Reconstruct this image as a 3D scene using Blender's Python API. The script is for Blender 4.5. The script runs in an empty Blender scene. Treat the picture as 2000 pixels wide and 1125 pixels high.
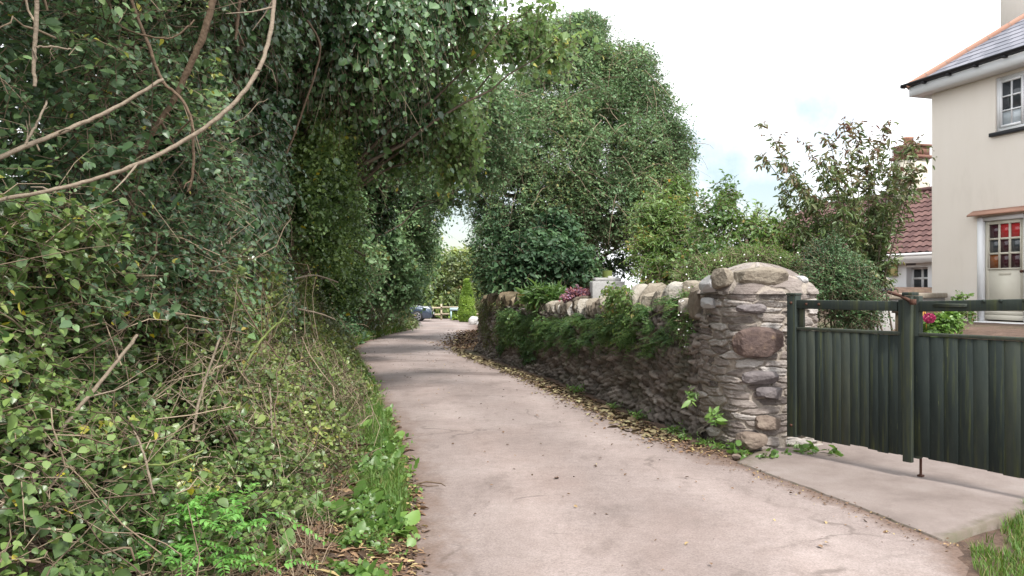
import bpy, bmesh, math, random
import numpy as np
R = math.radians
scene = bpy.context.scene
COL = scene.collection

# ------------------------------------------------------------------ camera, sky, sun, exposure
EYE = 1.6
cam_d = bpy.data.cameras.new('camera'); cam = bpy.data.objects.new('camera', cam_d); COL.objects.link(cam)
cam.location = (0, 0, EYE); cam.rotation_euler = (R(90), 0, 0)
cam_d.sensor_width = 36; cam_d.lens = 27.05; cam_d.clip_end = 2000; cam_d.clip_start = 0.05
scene.camera = cam
SUN_EL, SUN_AZ = R(54), R(150)          # azimuth from +Y towards +X: high behind the viewer, to the right
w = bpy.data.worlds.new('World'); scene.world = w; w.use_nodes = True
nt = w.node_tree; nt.nodes.clear()
def wn(t, **k):
    n = nt.nodes.new(t)
    for a, b in k.items(): setattr(n, a, b)
    return n
out = wn('ShaderNodeOutputWorld'); mixs = wn('ShaderNodeMixShader')
bg_sky = wn('ShaderNodeBackground'); bg_cl = wn('ShaderNodeBackground')
sky = wn('ShaderNodeTexSky', sky_type='NISHITA', sun_disc=False, sun_elevation=SUN_EL, sun_rotation=SUN_AZ, air_density=1.2, dust_density=1.5)
nt.links.new(sky.outputs[0], bg_sky.inputs[0]); bg_sky.inputs[1].default_value = 0.085
bg_cl.inputs[0].default_value = (0.95, 0.975, 1.0, 1); bg_cl.inputs[1].default_value = 1.0
geo = wn('ShaderNodeTexCoord')
noi = wn('ShaderNodeTexNoise'); noi.inputs['Scale'].default_value = 5; noi.inputs['Detail'].default_value = 7; noi.inputs['Roughness'].default_value = .6
nt.links.new(geo.outputs['Generated'], noi.inputs['Vector'])
def gap(px, py, size, prev):
    v = np.array([(px-1000)/1503, 1, (563-py)/1503]); v = v/np.linalg.norm(v)
    d = wn('ShaderNodeVectorMath', operation='DOT_PRODUCT'); d.inputs[1].default_value = v
    nt.links.new(geo.outputs['Generated'], d.inputs[0])
    m = wn('ShaderNodeMath', operation='MULTIPLY_ADD'); m.inputs[1].default_value = .010*size; m.inputs[2].default_value = -.005*size
    nt.links.new(noi.outputs[0], m.inputs[0])
    a = wn('ShaderNodeMath', operation='ADD'); nt.links.new(d.outputs['Value'], a.inputs[0]); nt.links.new(m.outputs[0], a.inputs[1])
    r = wn('ShaderNodeMapRange'); r.inputs[1].default_value = 1-.0042*size; r.inputs[2].default_value = 1.0006-.0006*size
    nt.links.new(a.outputs[0], r.inputs[0])
    if prev is None: return r
    mx = wn('ShaderNodeMath', operation='MAXIMUM'); nt.links.new(prev.outputs[0], mx.inputs[0]); nt.links.new(r.outputs[0], mx.inputs[1])
    return mx
g = None
for q in ((1600, 222, .6), (1400, 345, 1.0), (1490, 390, .8), (880, 455, 1.8), (-300, -400, 5.), (2700, -900, 6.)): g = gap(*q, g)
inv = wn('ShaderNodeMapRange'); inv.inputs[3].default_value = 1; inv.inputs[4].default_value = .12
nt.links.new(g.outputs[0], inv.inputs[0])
nt.links.new(inv.outputs[0], mixs.inputs[0]); nt.links.new(bg_sky.outputs[0], mixs.inputs[1]); nt.links.new(bg_cl.outputs[0], mixs.inputs[2])
nt.links.new(mixs.outputs[0], out.inputs[0])
sd = bpy.data.lights.new('sun', 'SUN'); sun = bpy.data.objects.new('sun', sd); COL.objects.link(sun)
sd.energy = 2.7; sd.angle = R(8); sd.color = (1, .955, .89)
sun.rotation_euler = (R(90)-SUN_EL, 0, -SUN_AZ + math.pi)
scene.view_settings.view_transform = 'Standard'; scene.view_settings.look = 'None'
scene.view_settings.gamma = 1; scene.view_settings.exposure = 1.05
scene.cycles.max_bounces = 6; scene.cycles.diffuse_bounces = 3; scene.cycles.glossy_bounces = 2
scene.cycles.transmission_bounces = 4; scene.cycles.transparent_max_bounces = 6; scene.cycles.use_denoising = True
scene.cycles.caustics_reflective = False; scene.cycles.caustics_refractive = False

# ------------------------------------------------------------------ helpers
F = 1503.0
def P(px, py, d): return np.array([(px-1000)/F*d, d, EYE-(py-563)/F*d])
def sm(a, b, x):
    t = np.clip((np.asarray(x, float)-a)/(b-a), 0, 1); return t*t*(3-2*t)
def nrmz(v): return v/np.maximum(np.linalg.norm(v, axis=-1, keepdims=True), 1e-9)
def hsh(*c):
    h = np.zeros(np.broadcast(*c).shape)
    for k, x in zip((127.1, 311.7, 74.7, 191.3), c): h = h + x*k
    return (np.sin(h)*43758.5453) % 1.0
def vnoise(p, s=0):
    p = np.asarray(p, float); i = np.floor(p); f = p-i; f = f*f*(3-2*f); r = 0
    for a in (0, 1):
        for b in (0, 1):
            for c in (0, 1):
                wgt = (f[..., 0] if a else 1-f[..., 0])*(f[..., 1] if b else 1-f[..., 1])*(f[..., 2] if c else 1-f[..., 2])
                r = r + wgt*hsh(i[..., 0]+a, i[..., 1]+b, i[..., 2]+c, np.full(i.shape[:-1], float(s)))
    return r
def fbm(p, s=0, o=3): return sum(vnoise(np.asarray(p)*2**k, s+k)*.5**k for k in range(o))/(2-.5**(o-1))

class Geo:
    """collects quads and triangles with one random tone per face"""
    def __init__(s): s.v = []; s.q = []; s.t = []; s.rq = []; s.rt = []; s.n = 0
    def add(s, v, q=None, t=None, rq=.5, rt=.5):
        v = np.asarray(v, float).reshape(-1, 3)
        if q is not None and len(q):
            q = np.asarray(q, int).reshape(-1, 4); s.q.append(q+s.n); s.rq.append(np.broadcast_to(rq, (len(q),)))
        if t is not None and len(t):
            t = np.asarray(t, int).reshape(-1, 3); s.t.append(t+s.n); s.rt.append(np.broadcast_to(rt, (len(t),)))
        s.v.append(v); s.n += len(v)
    def build(s, name, mat, parent=None, smooth=False):
        v = np.concatenate(s.v)
        q = np.concatenate(s.q) if s.q else np.zeros((0, 4), int); t = np.concatenate(s.t) if s.t else np.zeros((0, 3), int)
        r = np.concatenate([*s.rq, *s.rt]).astype(np.float32)
        m = bpy.data.meshes.new(name); m.vertices.add(len(v)); m.vertices.foreach_set('co', v.astype(np.float32).ravel())
        loops = np.concatenate([q.ravel(), t.ravel()]).astype(np.int32)
        m.loops.add(len(loops)); m.loops.foreach_set('vertex_index', loops)
        st = np.concatenate([np.arange(len(q))*4, len(q)*4+np.arange(len(t))*3]).astype(np.int32)
        m.polygons.add(len(st)); m.polygons.foreach_set('loop_start', st)
        if smooth: m.polygons.foreach_set('use_smooth', np.ones(len(st), bool))
        m.update(calc_edges=True)
        a = m.attributes.new('rnd', 'FLOAT', 'FACE'); a.data.foreach_set('value', r)
        m.materials.append(mat)
        o = bpy.data.objects.new(name, m); COL.objects.link(o)
        if parent: o.parent = parent
        return o
    # --- shapes
    def leaves(s, pos, d, n, L, W, rnd, fold=.22, curl=.15, wide=(.32, .72), w2=.85, fine=False):
        if fine:
            d = nrmz(d); sd_ = nrmz(np.cross(d, n)); n = np.cross(sd_, d); L = np.broadcast_to(L, (len(pos),))[:, None]; W = np.broadcast_to(W, (len(pos),))[:, None]
            cv = lambda f: pos+d*L*f-n*L*curl*f*f
            up = n*W*fold*.5; a1, a2, a3 = cv(.14), cv(.42), cv(.76)
            v = np.stack([pos, cv(.45), cv(1.), a1+sd_*W*.36+up*.7, a2+sd_*W*.5+up, a3+sd_*W*.30+up*.6, a1-sd_*W*.36+up*.7, a2-sd_*W*.5+up, a3-sd_*W*.30+up*.6], 1)
            i = np.arange(len(pos))[:, None]*9
            q = np.stack([i+[0, 3, 4, 1], i+[1, 4, 5, 2], i+[0, 1, 7, 6], i+[1, 2, 8, 7]], 1).reshape(-1, 4); s.add(v, q=q, rq=np.repeat(rnd, 4)); return
        d = nrmz(d); sd_ = nrmz(np.cross(d, n)); n = np.cross(sd_, d)
        L = np.broadcast_to(L, (len(pos),))[:, None]; W = np.broadcast_to(W, (len(pos),))[:, None]
        b = pos; t = pos+d*L-n*L*curl
        c1 = pos+d*L*wide[0]; c2 = pos+d*L*wide[1]-n*L*curl*.4; up = n*W*fold*.5
        v = np.stack([b, c1+sd_*W*.5+up, c2+sd_*W*.5*w2+up, t, c2-sd_*W*.5*w2+up, c1-sd_*W*.5+up], 1)
        i = np.arange(len(pos))[:, None]*6
        q = np.stack([i+[0, 1, 2, 3], i+[0, 3, 4, 5]], 1).reshape(-1, 4)
        s.add(v, q=q, rq=np.repeat(rnd, 2))
    def tubes(s, p, r, rnd=.5, sides=4):
        """p (N,n,3) polylines, r (N,n) radii"""
        N, n = p.shape[:2]
        tan = nrmz(np.gradient(p, axis=1)); ref = np.where(np.abs(tan[:, :1, 2:3]) < .8, [[[0, 0, 1.]]], [[[1., 0, 0]]])
        a = nrmz(np.cross(tan, np.broadcast_to(ref, tan.shape))); b = np.cross(tan, a)
        th = np.arange(sides)*2*np.pi/sides
        v = p[:, :, None]+r[:, :, None, None]*(a[:, :, None]*np.cos(th)[:, None]+b[:, :, None]*np.sin(th)[:, None])
        i = (np.arange(N)[:, None, None]*n+np.arange(n-1)[:, None])*sides; k = np.arange(sides); k2 = (k+1) % sides
        q = np.stack([i+k, i+k2, i+k2+sides, i+k+sides], -1).reshape(-1, 4)
        s.add(v, q=q, rq=np.repeat(np.broadcast_to(rnd, (N,)), (n-1)*sides))
    def box(s, lo, hi, rnd=.5, M=None):
        x0, y0, z0 = lo; x1, y1, z1 = hi
        v = np.array([[x0, y0, z0], [x1, y0, z0], [x1, y1, z0], [x0, y1, z0], [x0, y0, z1], [x1, y0, z1], [x1, y1, z1], [x0, y1, z1]], float)
        if M is not None: v = M(v)
        s.add(v, q=[[0, 3, 2, 1], [4, 5, 6, 7], [0, 1, 5, 4], [1, 2, 6, 5], [2, 3, 7, 6], [3, 0, 4, 7]], rq=rnd)
    def grid(s, v, rnd=.5):
        n, m = v.shape[:2]; i = np.arange(n-1)[:, None]*m+np.arange(m-1)
        q = np.stack([i, i+1, i+m+1, i+m], -1).reshape(-1, 4)
        s.add(v.reshape(-1, 3), q=q, rq=rnd if np.ndim(rnd) == 0 else np.asarray(rnd)[:n-1, :m-1].ravel())
    def lathe(s, prof, c, seg=14, rnd=.5):
        th = np.linspace(0, 2*np.pi, seg+1); pr = np.asarray(prof, float)
        s.grid(np.stack([c[0]+pr[:, 0:1]*np.cos(th), c[1]+pr[:, 0:1]*np.sin(th), c[2]+np.broadcast_to(pr[:, 1:2], (len(pr), seg+1))], -1), rnd)

def empty(name, loc, label, cat, group=None, rz=0):
    o = bpy.data.objects.new(name, None); COL.objects.link(o); o.location = [float(x) for x in loc]; o.rotation_euler = (0, 0, rz)
    return tag(o, label, cat, group)
def tag(o, label, cat, group=None, kind=None):
    o['label'] = label; o['category'] = cat
    if group: o['group'] = group
    if kind: o['kind'] = kind
    return o
def keep(o, parent):                      # parent without moving: the mesh was made in world space
    o.parent = parent; l = parent.location; rz = parent.rotation_euler[2]
    o.location = (-(l[0]*math.cos(rz)+l[1]*math.sin(rz)), -(-l[0]*math.sin(rz)+l[1]*math.cos(rz)), -l[2]); o.rotation_euler = (0, 0, -rz)
    return o
def bevel(o, wdt=.006, seg=2):
    m = o.modifiers.new('bevel', 'BEVEL'); m.width = wdt; m.segments = seg; m.limit_method = 'ANGLE'; m.angle_limit = R(40); return o

# ------------------------------------------------------------------ materials
def mat(name, stops, rough=.7, noise=0, nscale=8, bump=0, bscale=30, spec=.3, transl=0, streak=None, attr=True, tint=None, coat=0, metal=0):
    m = bpy.data.materials.new(name); m.use_nodes = True; t = m.node_tree; N = t.nodes; Lk = t.links.new
    b = N['Principled BSDF']; b.inputs['Roughness'].default_value = rough; b.inputs['Specular IOR Level'].default_value = spec; b.inputs['Metallic'].default_value = metal
    if coat: b.inputs['Coat Weight'].default_value = coat; b.inputs['Coat Roughness'].default_value = .06
    ramp = N.new('ShaderNodeValToRGB'); e = ramp.color_ramp.elements
    if not isinstance(stops[0], (tuple, list)): stops = [(0, stops)]
    for i, (p, c) in enumerate(stops):
        el = e[i] if i < 2 and i < len(e) else e.new(p)
        el.position = p; el.color = (*c, 1)
    if len(stops) == 1: e.remove(e[1])
    at = N.new('ShaderNodeAttribute'); at.attribute_name = 'rnd'
    tc = N.new('ShaderNodeTexCoord'); fac = at.outputs['Fac']
    if noise:
        nz = N.new('ShaderNodeTexNoise'); nz.inputs['Scale'].default_value = nscale; nz.inputs['Detail'].default_value = 6; nz.inputs['Roughness'].default_value = .65
        if streak:
            mp = N.new('ShaderNodeMapping'); mp.inputs['Scale'].default_value = streak; Lk(tc.outputs['Object'], mp.inputs[0]); Lk(mp.outputs[0], nz.inputs['Vector'])
        else: Lk(tc.outputs['Object'], nz.inputs['Vector'])
        ma = N.new('ShaderNodeMath'); ma.operation = 'MULTIPLY_ADD'; ma.inputs[1].default_value = noise; Lk(nz.outputs[0], ma.inputs[0])
        if attr:
            sb = N.new('ShaderNodeMath'); sb.operation = 'SUBTRACT'; sb.inputs[1].default_value = noise*.5; Lk(fac, sb.inputs[0]); Lk(sb.outputs[0], ma.inputs[2])
        else: ma.inputs[2].default_value = .5-noise*.5
        fac = ma.outputs[0]
    elif not attr: fac = None
    if fac is not None: Lk(fac, ramp.inputs[0])
    Lk(ramp.outputs[0], b.inputs['Base Color'])
    if bump:
        bn = N.new('ShaderNodeTexNoise'); bn.inputs['Scale'].default_value = bscale; bn.inputs['Detail'].default_value = 5; Lk(tc.outputs['Object'], bn.inputs['Vector'])
        bp = N.new('ShaderNodeBump'); bp.inputs['Strength'].default_value = bump; bp.inputs['Distance'].default_value = .02; Lk(bn.outputs[0], bp.inputs['Height']); Lk(bp.outputs[0], b.inputs['Normal'])
    if transl:
        tr = N.new('ShaderNodeBsdfTranslucent'); mx = N.new('ShaderNodeMixShader'); mx.inputs[0].default_value = transl
        hs = N.new('ShaderNodeHueSaturation'); hs.inputs['Hue'].default_value = .48; hs.inputs['Value'].default_value = 1.5; hs.inputs['Saturation'].default_value = 1.1
        Lk(ramp.outputs[0], hs.inputs['Color']); Lk(hs.outputs[0], tr.inputs[0])
        Lk(b.outputs[0], mx.inputs[1]); Lk(tr.outputs[0], mx.inputs[2]); Lk(mx.outputs[0], N['Material Output'].inputs[0])
    return m
def leafmat(name, dark, mid, light, yellow=None, rough=.40, spec=.55, transl=.28):
    dark, mid, light = ((c[0]*k*.93, c[1]*k, c[2]*k*1.05) for c, k in ((dark, .95), (mid, 1.08), (light, 1.22)))
    st = [(0, dark), (.45, mid), (.88, light)]
    if yellow: st.append((.985, yellow))
    return mat(name, st, rough=rough, spec=spec, transl=transl)
M = dict(
    bramble=leafmat('bramble leaf', (.034, .065, .02), (.098, .155, .045), (.21, .28, .08), (.45, .40, .05), rough=.36),
    rose=leafmat('rose leaf', (.03, .065, .028), (.075, .13, .055), (.16, .24, .09), (.40, .38, .06)),
    ivy=leafmat('ivy leaf', (.02, .048, .02), (.052, .10, .038), (.115, .19, .065), rough=.26, spec=.65, transl=.12),
    hedge=leafmat('hedge leaf', (.045, .08, .025), (.12, .165, .045), (.24, .28, .075), (.34, .28, .07)),
    thorn=leafmat('thorn leaf', (.045, .07, .025), (.10, .13, .045), (.18, .19, .07), (.32, .22, .08)),
    lime=leafmat('lime leaf', (.055, .105, .035), (.115, .185, .06), (.20, .28, .10), (.5, .46, .1), transl=.42),
    oak=leafmat('holm oak leaf', (.045, .09, .038), (.10, .17, .070), (.18, .27, .115), (.3, .3, .1), rough=.5, spec=.4),
    laurel=leafmat('laurel leaf', (.025, .055, .025), (.045, .09, .04), (.09, .16, .06), rough=.55, spec=.35, transl=.2),
    bright=leafmat('bright leaf', (.05, .10, .022), (.10, .17, .042), (.18, .26, .075), (.45, .30, .08), transl=.35),
    garden=leafmat('garden leaf', (.045, .095, .025), (.10, .175, .045), (.19, .27, .08), (.40, .30, .10), transl=.35),
    photinia=mat('photinia leaf', [(0, (.05, .095, .03)), (.45, (.12, .17, .06)), (.65, (.17, .14, .075)), (.88, (.20, .095, .075)), (.97, (.24, .22, .08))], rough=.4, spec=.45, transl=.25),
    coton=leafmat('cotoneaster leaf', (.022, .055, .02), (.05, .105, .04), (.10, .17, .06), (.25, .24, .07), transl=.2, rough=.5, spec=.4),
    fern=leafmat('fern frond', (.035, .085, .028), (.075, .15, .045), (.16, .25, .07), (.30, .30, .08), transl=.32),
    weed=leafmat('weed leaf', (.06, .12, .03), (.115, .205, .045), (.2, .31, .08), transl=.38),
    parsley=leafmat('fresh ferny leaf', (.07, .19, .035), (.13, .30, .06), (.21, .40, .10), transl=.4),
    thuja=leafmat('thuja spray', (.12, .20, .03), (.20, .30, .05), (.30, .40, .08)),
    grass=mat('grass blade', [(0, (.05, .11, .02)), (.5, (.11, .21, .04)), (.82, (.18, .21, .07)), (.95, (.36, .30, .14))], rough=.5, transl=.3),
    dry=mat('dry stem', [(0, (.07, .05, .034)), (.5, (.16, .118, .08)), (.9, (.31, .245, .175))], rough=.8),
    litter=mat('fallen leaf', [(0, (.07, .045, .03)), (.4, (.15, .09, .055)), (.7, (.27, .17, .10)), (.95, (.42, .34, .16))], rough=.8),
    ylitter=mat('fallen yellow leaf', [(0, (.07, .05, .035)), (.4, (.13, .095, .055)), (.7, (.21, .175, .095)), (.95, (.34, .31, .17))], rough=.7),
    bark=mat('bark', [(0, (.045, .035, .025)), (.5, (.11, .085, .06)), (1, (.2, .16, .12))], rough=.9, noise=.9, nscale=14, bump=.6, bscale=40),
    cane=mat('grey cane bark', [(0, (.10, .078, .058)), (.5, (.21, .168, .125)), (1, (.37, .32, .25))], rough=.75, noise=.9, nscale=35, bump=.4, bscale=80, attr=False),
    browncane=mat('brown cane bark', [(0, (.05, .035, .025)), (.5, (.13, .09, .06)), (1, (.22, .16, .11))], rough=.8, noise=.9, nscale=30, bump=.4, bscale=70, attr=False),
    greencane=mat('green cane', [(0, (.08, .12, .03)), (1, (.22, .26, .08))], rough=.6, noise=.9, nscale=20, attr=False),
    render=mat('cream render', [(0, (.58, .52, .455)), (.45, (.72, .66, .59)), (1, (.77, .71, .65))], rough=.85, noise=1.0, nscale=1.1, streak=(1.6, 1.6, .55), bump=.3, bscale=140, attr=False),
    white=mat('white paint', [(0, (.70, .71, .73)), (1, (.80, .80, .81))], rough=.5, noise=.6, nscale=3, attr=False),
    cream=mat('cream paint', [(0, (.53, .49, .41)), (1, (.60, .57, .48))], rough=.45, noise=.6, nscale=4, attr=False),
    black=mat('black paint', (.018, .018, .022), rough=.4, attr=False),
    slate=mat('roof slate', [(0, (.13, .135, .165)), (.5, (.18, .185, .22)), (1, (.245, .245, .285))], rough=.65, noise=.5, nscale=5, spec=.4),
    hip=mat('terracotta hip tile', [(0, (.34, .175, .125)), (1, (.45, .27, .20))], rough=.8, noise=.5, nscale=8),
    mortar=mat('pale mortar', (.5, .45, .40), rough=.9, attr=False),
    redtile=mat('red roof tile', [(0, (.075, .038, .036)), (.5, (.115, .06, .056)), (1, (.16, .09, .08))], rough=.75, noise=.5, nscale=4),
    brick=mat('brick', [(0, (.11, .055, .042)), (.5, (.19, .10, .075)), (1, (.28, .17, .125))], rough=.85, noise=.9, nscale=9, bump=.4),
    wood=mat('weathered timber', [(0, (.16, .12, .08)), (.5, (.30, .23, .15)), (1, (.44, .36, .26))], rough=.8, noise=.9, nscale=6, streak=(1, 6, 6)),
    palewood=mat('pale timber', [(0, (.34, .28, .19)), (1, (.55, .47, .35))], rough=.8, noise=.8, nscale=6),
    rust=mat('rusty iron', [(0, (.035, .018, .015)), (.5, (.085, .04, .028)), (1, (.15, .075, .045))], rough=.85, noise=.9, nscale=40, bump=.4, attr=False),
    glass=mat('dark window glass', [(0, (.02, .024, .028)), (1, (.06, .07, .08))], rough=.06, spec=.7, noise=.6, nscale=3, attr=False),
    blind=mat('pale curtain behind glass', [(0, (.33, .37, .40)), (1, (.50, .54, .57))], rough=.1, spec=.6, noise=.8, nscale=3, attr=False),
    redglass=mat('red stained glass', (.42, .025, .03), rough=.12, spec=.6, attr=False),
    amberglass=mat('amber stained glass', (.20, .065, .02), rough=.12, spec=.6, attr=False),
    plumglass=mat('dark plum stained glass', (.045, .012, .02), rough=.12, spec=.6, attr=False),
    car=mat('blue grey car paint', (.045, .065, .10), rough=.25, coat=1, attr=False, metal=.3),
    tyre=mat('tyre rubber', (.018, .018, .018), rough=.8, attr=False),
    alloy=mat('alloy', (.45, .46, .48), rough=.3, metal=.8, attr=False),
    lamp=mat('headlight lens', (.62, .66, .70), rough=.1, spec=.8, attr=False),
    plastic=mat('yellowed plastic', (.42, .36, .16), rough=.5, attr=False),
    paleblue=mat('pale blue paint', (.40, .55, .58), rough=.5, attr=False),
    whitestone=mat('white stone', [(0, (.27, .265, .26)), (1, (.52, .51, .51))], rough=.8, noise=.9, nscale=9, bump=.3, attr=False),
    pink=mat('pink petal', [(0, (.34, .03, .10)), (1, (.50, .09, .20))], rough=.6, transl=.25),
    sedum=mat('red and mauve flower', [(0, (.20, .06, .06)), (.5, (.30, .12, .12)), (.8, (.30, .19, .30)), (1, (.40, .28, .18))], rough=.7, transl=.2),
    petal=mat('white petal', (.82, .80, .80), rough=.6, transl=.2, attr=False),
    rope=mat('orange plastic cord', (.75, .38, .08), rough=.5, attr=False),
)
# earth, stone, lane and painted-gate materials with more going on
def nodes(name):
    m = bpy.data.materials.new(name); m.use_nodes = True; t = m.node_tree
    return m, t.nodes, t.links.new, t.nodes['Principled BSDF']
def noise(N, Lk, src, scale, detail=6, rough=.6, vec=None):
    n = N.new('ShaderNodeTexNoise'); n.inputs['Scale'].default_value = scale; n.inputs['Detail'].default_value = detail; n.inputs['Roughness'].default_value = rough
    if vec is not None:
        mp = N.new('ShaderNodeMapping'); mp.inputs['Scale'].default_value = vec; Lk(src, mp.inputs[0]); src = mp.outputs[0]
    Lk(src, n.inputs['Vector']); return n.outputs[0]
def ramp(N, Lk, fac, stops):
    r = N.new('ShaderNodeValToRGB'); e = r.color_ramp.elements
    for i, (p, c) in enumerate(stops):
        el = e[i] if i < 2 else e.new(p)
        el.position = p; el.color = (*c, 1) if len(c) == 3 else c
    Lk(fac, r.inputs[0]); return r.outputs[0]
def mixc(N, Lk, fac, a, b, mode='MIX'):
    m = N.new('ShaderNodeMix'); m.data_type = 'RGBA'; m.blend_type = mode
    for s, i in ((fac, 0), (a, 6), (b, 7)):
        if hasattr(s, 'is_output'): Lk(s, m.inputs[i])
        elif i: m.inputs[i].default_value = (*s, 1)
        else: m.inputs[i].default_value = s
    return m.outputs[2]
def math_(N, Lk, op, a, b=0., c=0.):
    m = N.new('ShaderNodeMath'); m.operation = op
    for i, s in enumerate((a, b, c)):
        if hasattr(s, 'is_output'): Lk(s, m.inputs[i])
        else: m.inputs[i].default_value = s
    return m.outputs[0]
def bumpn(N, Lk, b, h, strength, dist=.01):
    bp = N.new('ShaderNodeBump'); bp.inputs['Strength'].default_value = strength; bp.inputs['Distance'].default_value = dist; Lk(h, bp.inputs['Height']); Lk(bp.outputs[0], b.inputs['Normal'])

def stone_mat(name, mortar, tones, moss=.0, lichen=.5):
    m, N, Lk, b = nodes(name); b.inputs['Roughness'].default_value = .88
    tc = N.new('ShaderNodeTexCoord').outputs['Object']
    a = N.new('ShaderNodeAttribute'); a.attribute_name = 'tone'; j = N.new('ShaderNodeAttribute'); j.attribute_name = 'joint'
    nA = noise(N, Lk, tc, 26, 8, .7, (1, 1, 2.6)); f = math_(N, Lk, 'MULTIPLY_ADD', nA, .8, math_(N, Lk, 'ADD', a.outputs['Fac'], -.40))
    st = ramp(N, Lk, f, tones)
    mo = ramp(N, Lk, noise(N, Lk, tc, 60, 5), [(.2, tuple(x*.7 for x in mortar)), (.8, tuple(min(1, x*1.2) for x in mortar))])
    jf = math_(N, Lk, 'MULTIPLY_ADD', noise(N, Lk, tc, 45, 4), .7, math_(N, Lk, 'ADD', j.outputs['Fac'], -.35))
    c = mixc(N, Lk, ramp(N, Lk, jf, [(.35, (0, 0, 0)), (.6, (1, 1, 1))]), st, mo)
    li = ramp(N, Lk, noise(N, Lk, tc, 9, 8, .7), [(.60, (0, 0, 0)), (.68, (1, 1, 1))])
    c = mixc(N, Lk, math_(N, Lk, 'MULTIPLY', li, lichen), c, (.52, .50, .48))
    if moss:
        mk = ramp(N, Lk, noise(N, Lk, tc, 2.2, 7, .7), [(.45, (0, 0, 0)), (.62, (1, 1, 1))])
        c = mixc(N, Lk, math_(N, Lk, 'MULTIPLY', mk, moss), c, (.055, .065, .022))
    Lk(c, b.inputs['Base Color']); bumpn(N, Lk, b, noise(N, Lk, tc, 55, 8, .7, (1, 1, 2.2)), .8, .015)
    return m
M['wall'] = stone_mat('slaty rubble stone', (.115, .09, .075), [(0, (.07, .058, .052)), (.35, (.145, .12, .106)), (.6, (.215, .178, .157)), (.85, (.30, .25, .22)), (1, (.40, .36, .33))], moss=.35, lichen=.3)
M['pier'] = stone_mat('mortared pier stone', (.33, .285, .245), [(0, (.085, .072, .068)), (.3, (.16, .132, .120)), (.55, (.225, .19, .172)), (.8, (.30, .262, .24)), (1, (.42, .39, .37))], moss=.12, lichen=.5)
M['cope'] = mat('coping stone', [(0, (.085, .07, .055)), (.35, (.19, .16, .125)), (.65, (.30, .265, .215)), (1, (.42, .40, .37))], rough=.9, noise=.7, nscale=11, bump=.7, bscale=35)
M['mosscope'] = mat('mossy coping stone', [(0, (.035, .035, .018)), (.4, (.09, .075, .045)), (.75, (.17, .13, .085)), (1, (.28, .23, .16))], rough=.95, noise=.8, nscale=14, bump=.8, bscale=40)
M['redstone'] = mat('red sandstone block', [(0, (.045, .03, .03)), (.35, (.085, .06, .055)), (.6, (.125, .088, .076)), (.8, (.20, .145, .095)), (1, (.42, .38, .36))], rough=.9, noise=1.3, nscale=11, bump=.7, bscale=30, attr=False)
M['bluestone'] = mat('blue grey block', [(0, (.07, .062, .066)), (.5, (.15, .132, .134)), (.8, (.23, .205, .2)), (1, (.4, .37, .35))], rough=.9, noise=1.2, nscale=12, bump=.7, bscale=30, attr=False)
M['tanstone'] = mat('tan block', [(0, (.10, .075, .062)), (.5, (.18, .14, .115)), (1, (.31, .26, .21))], rough=.9, noise=1.2, nscale=10, bump=.7, bscale=30, attr=False)

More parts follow.
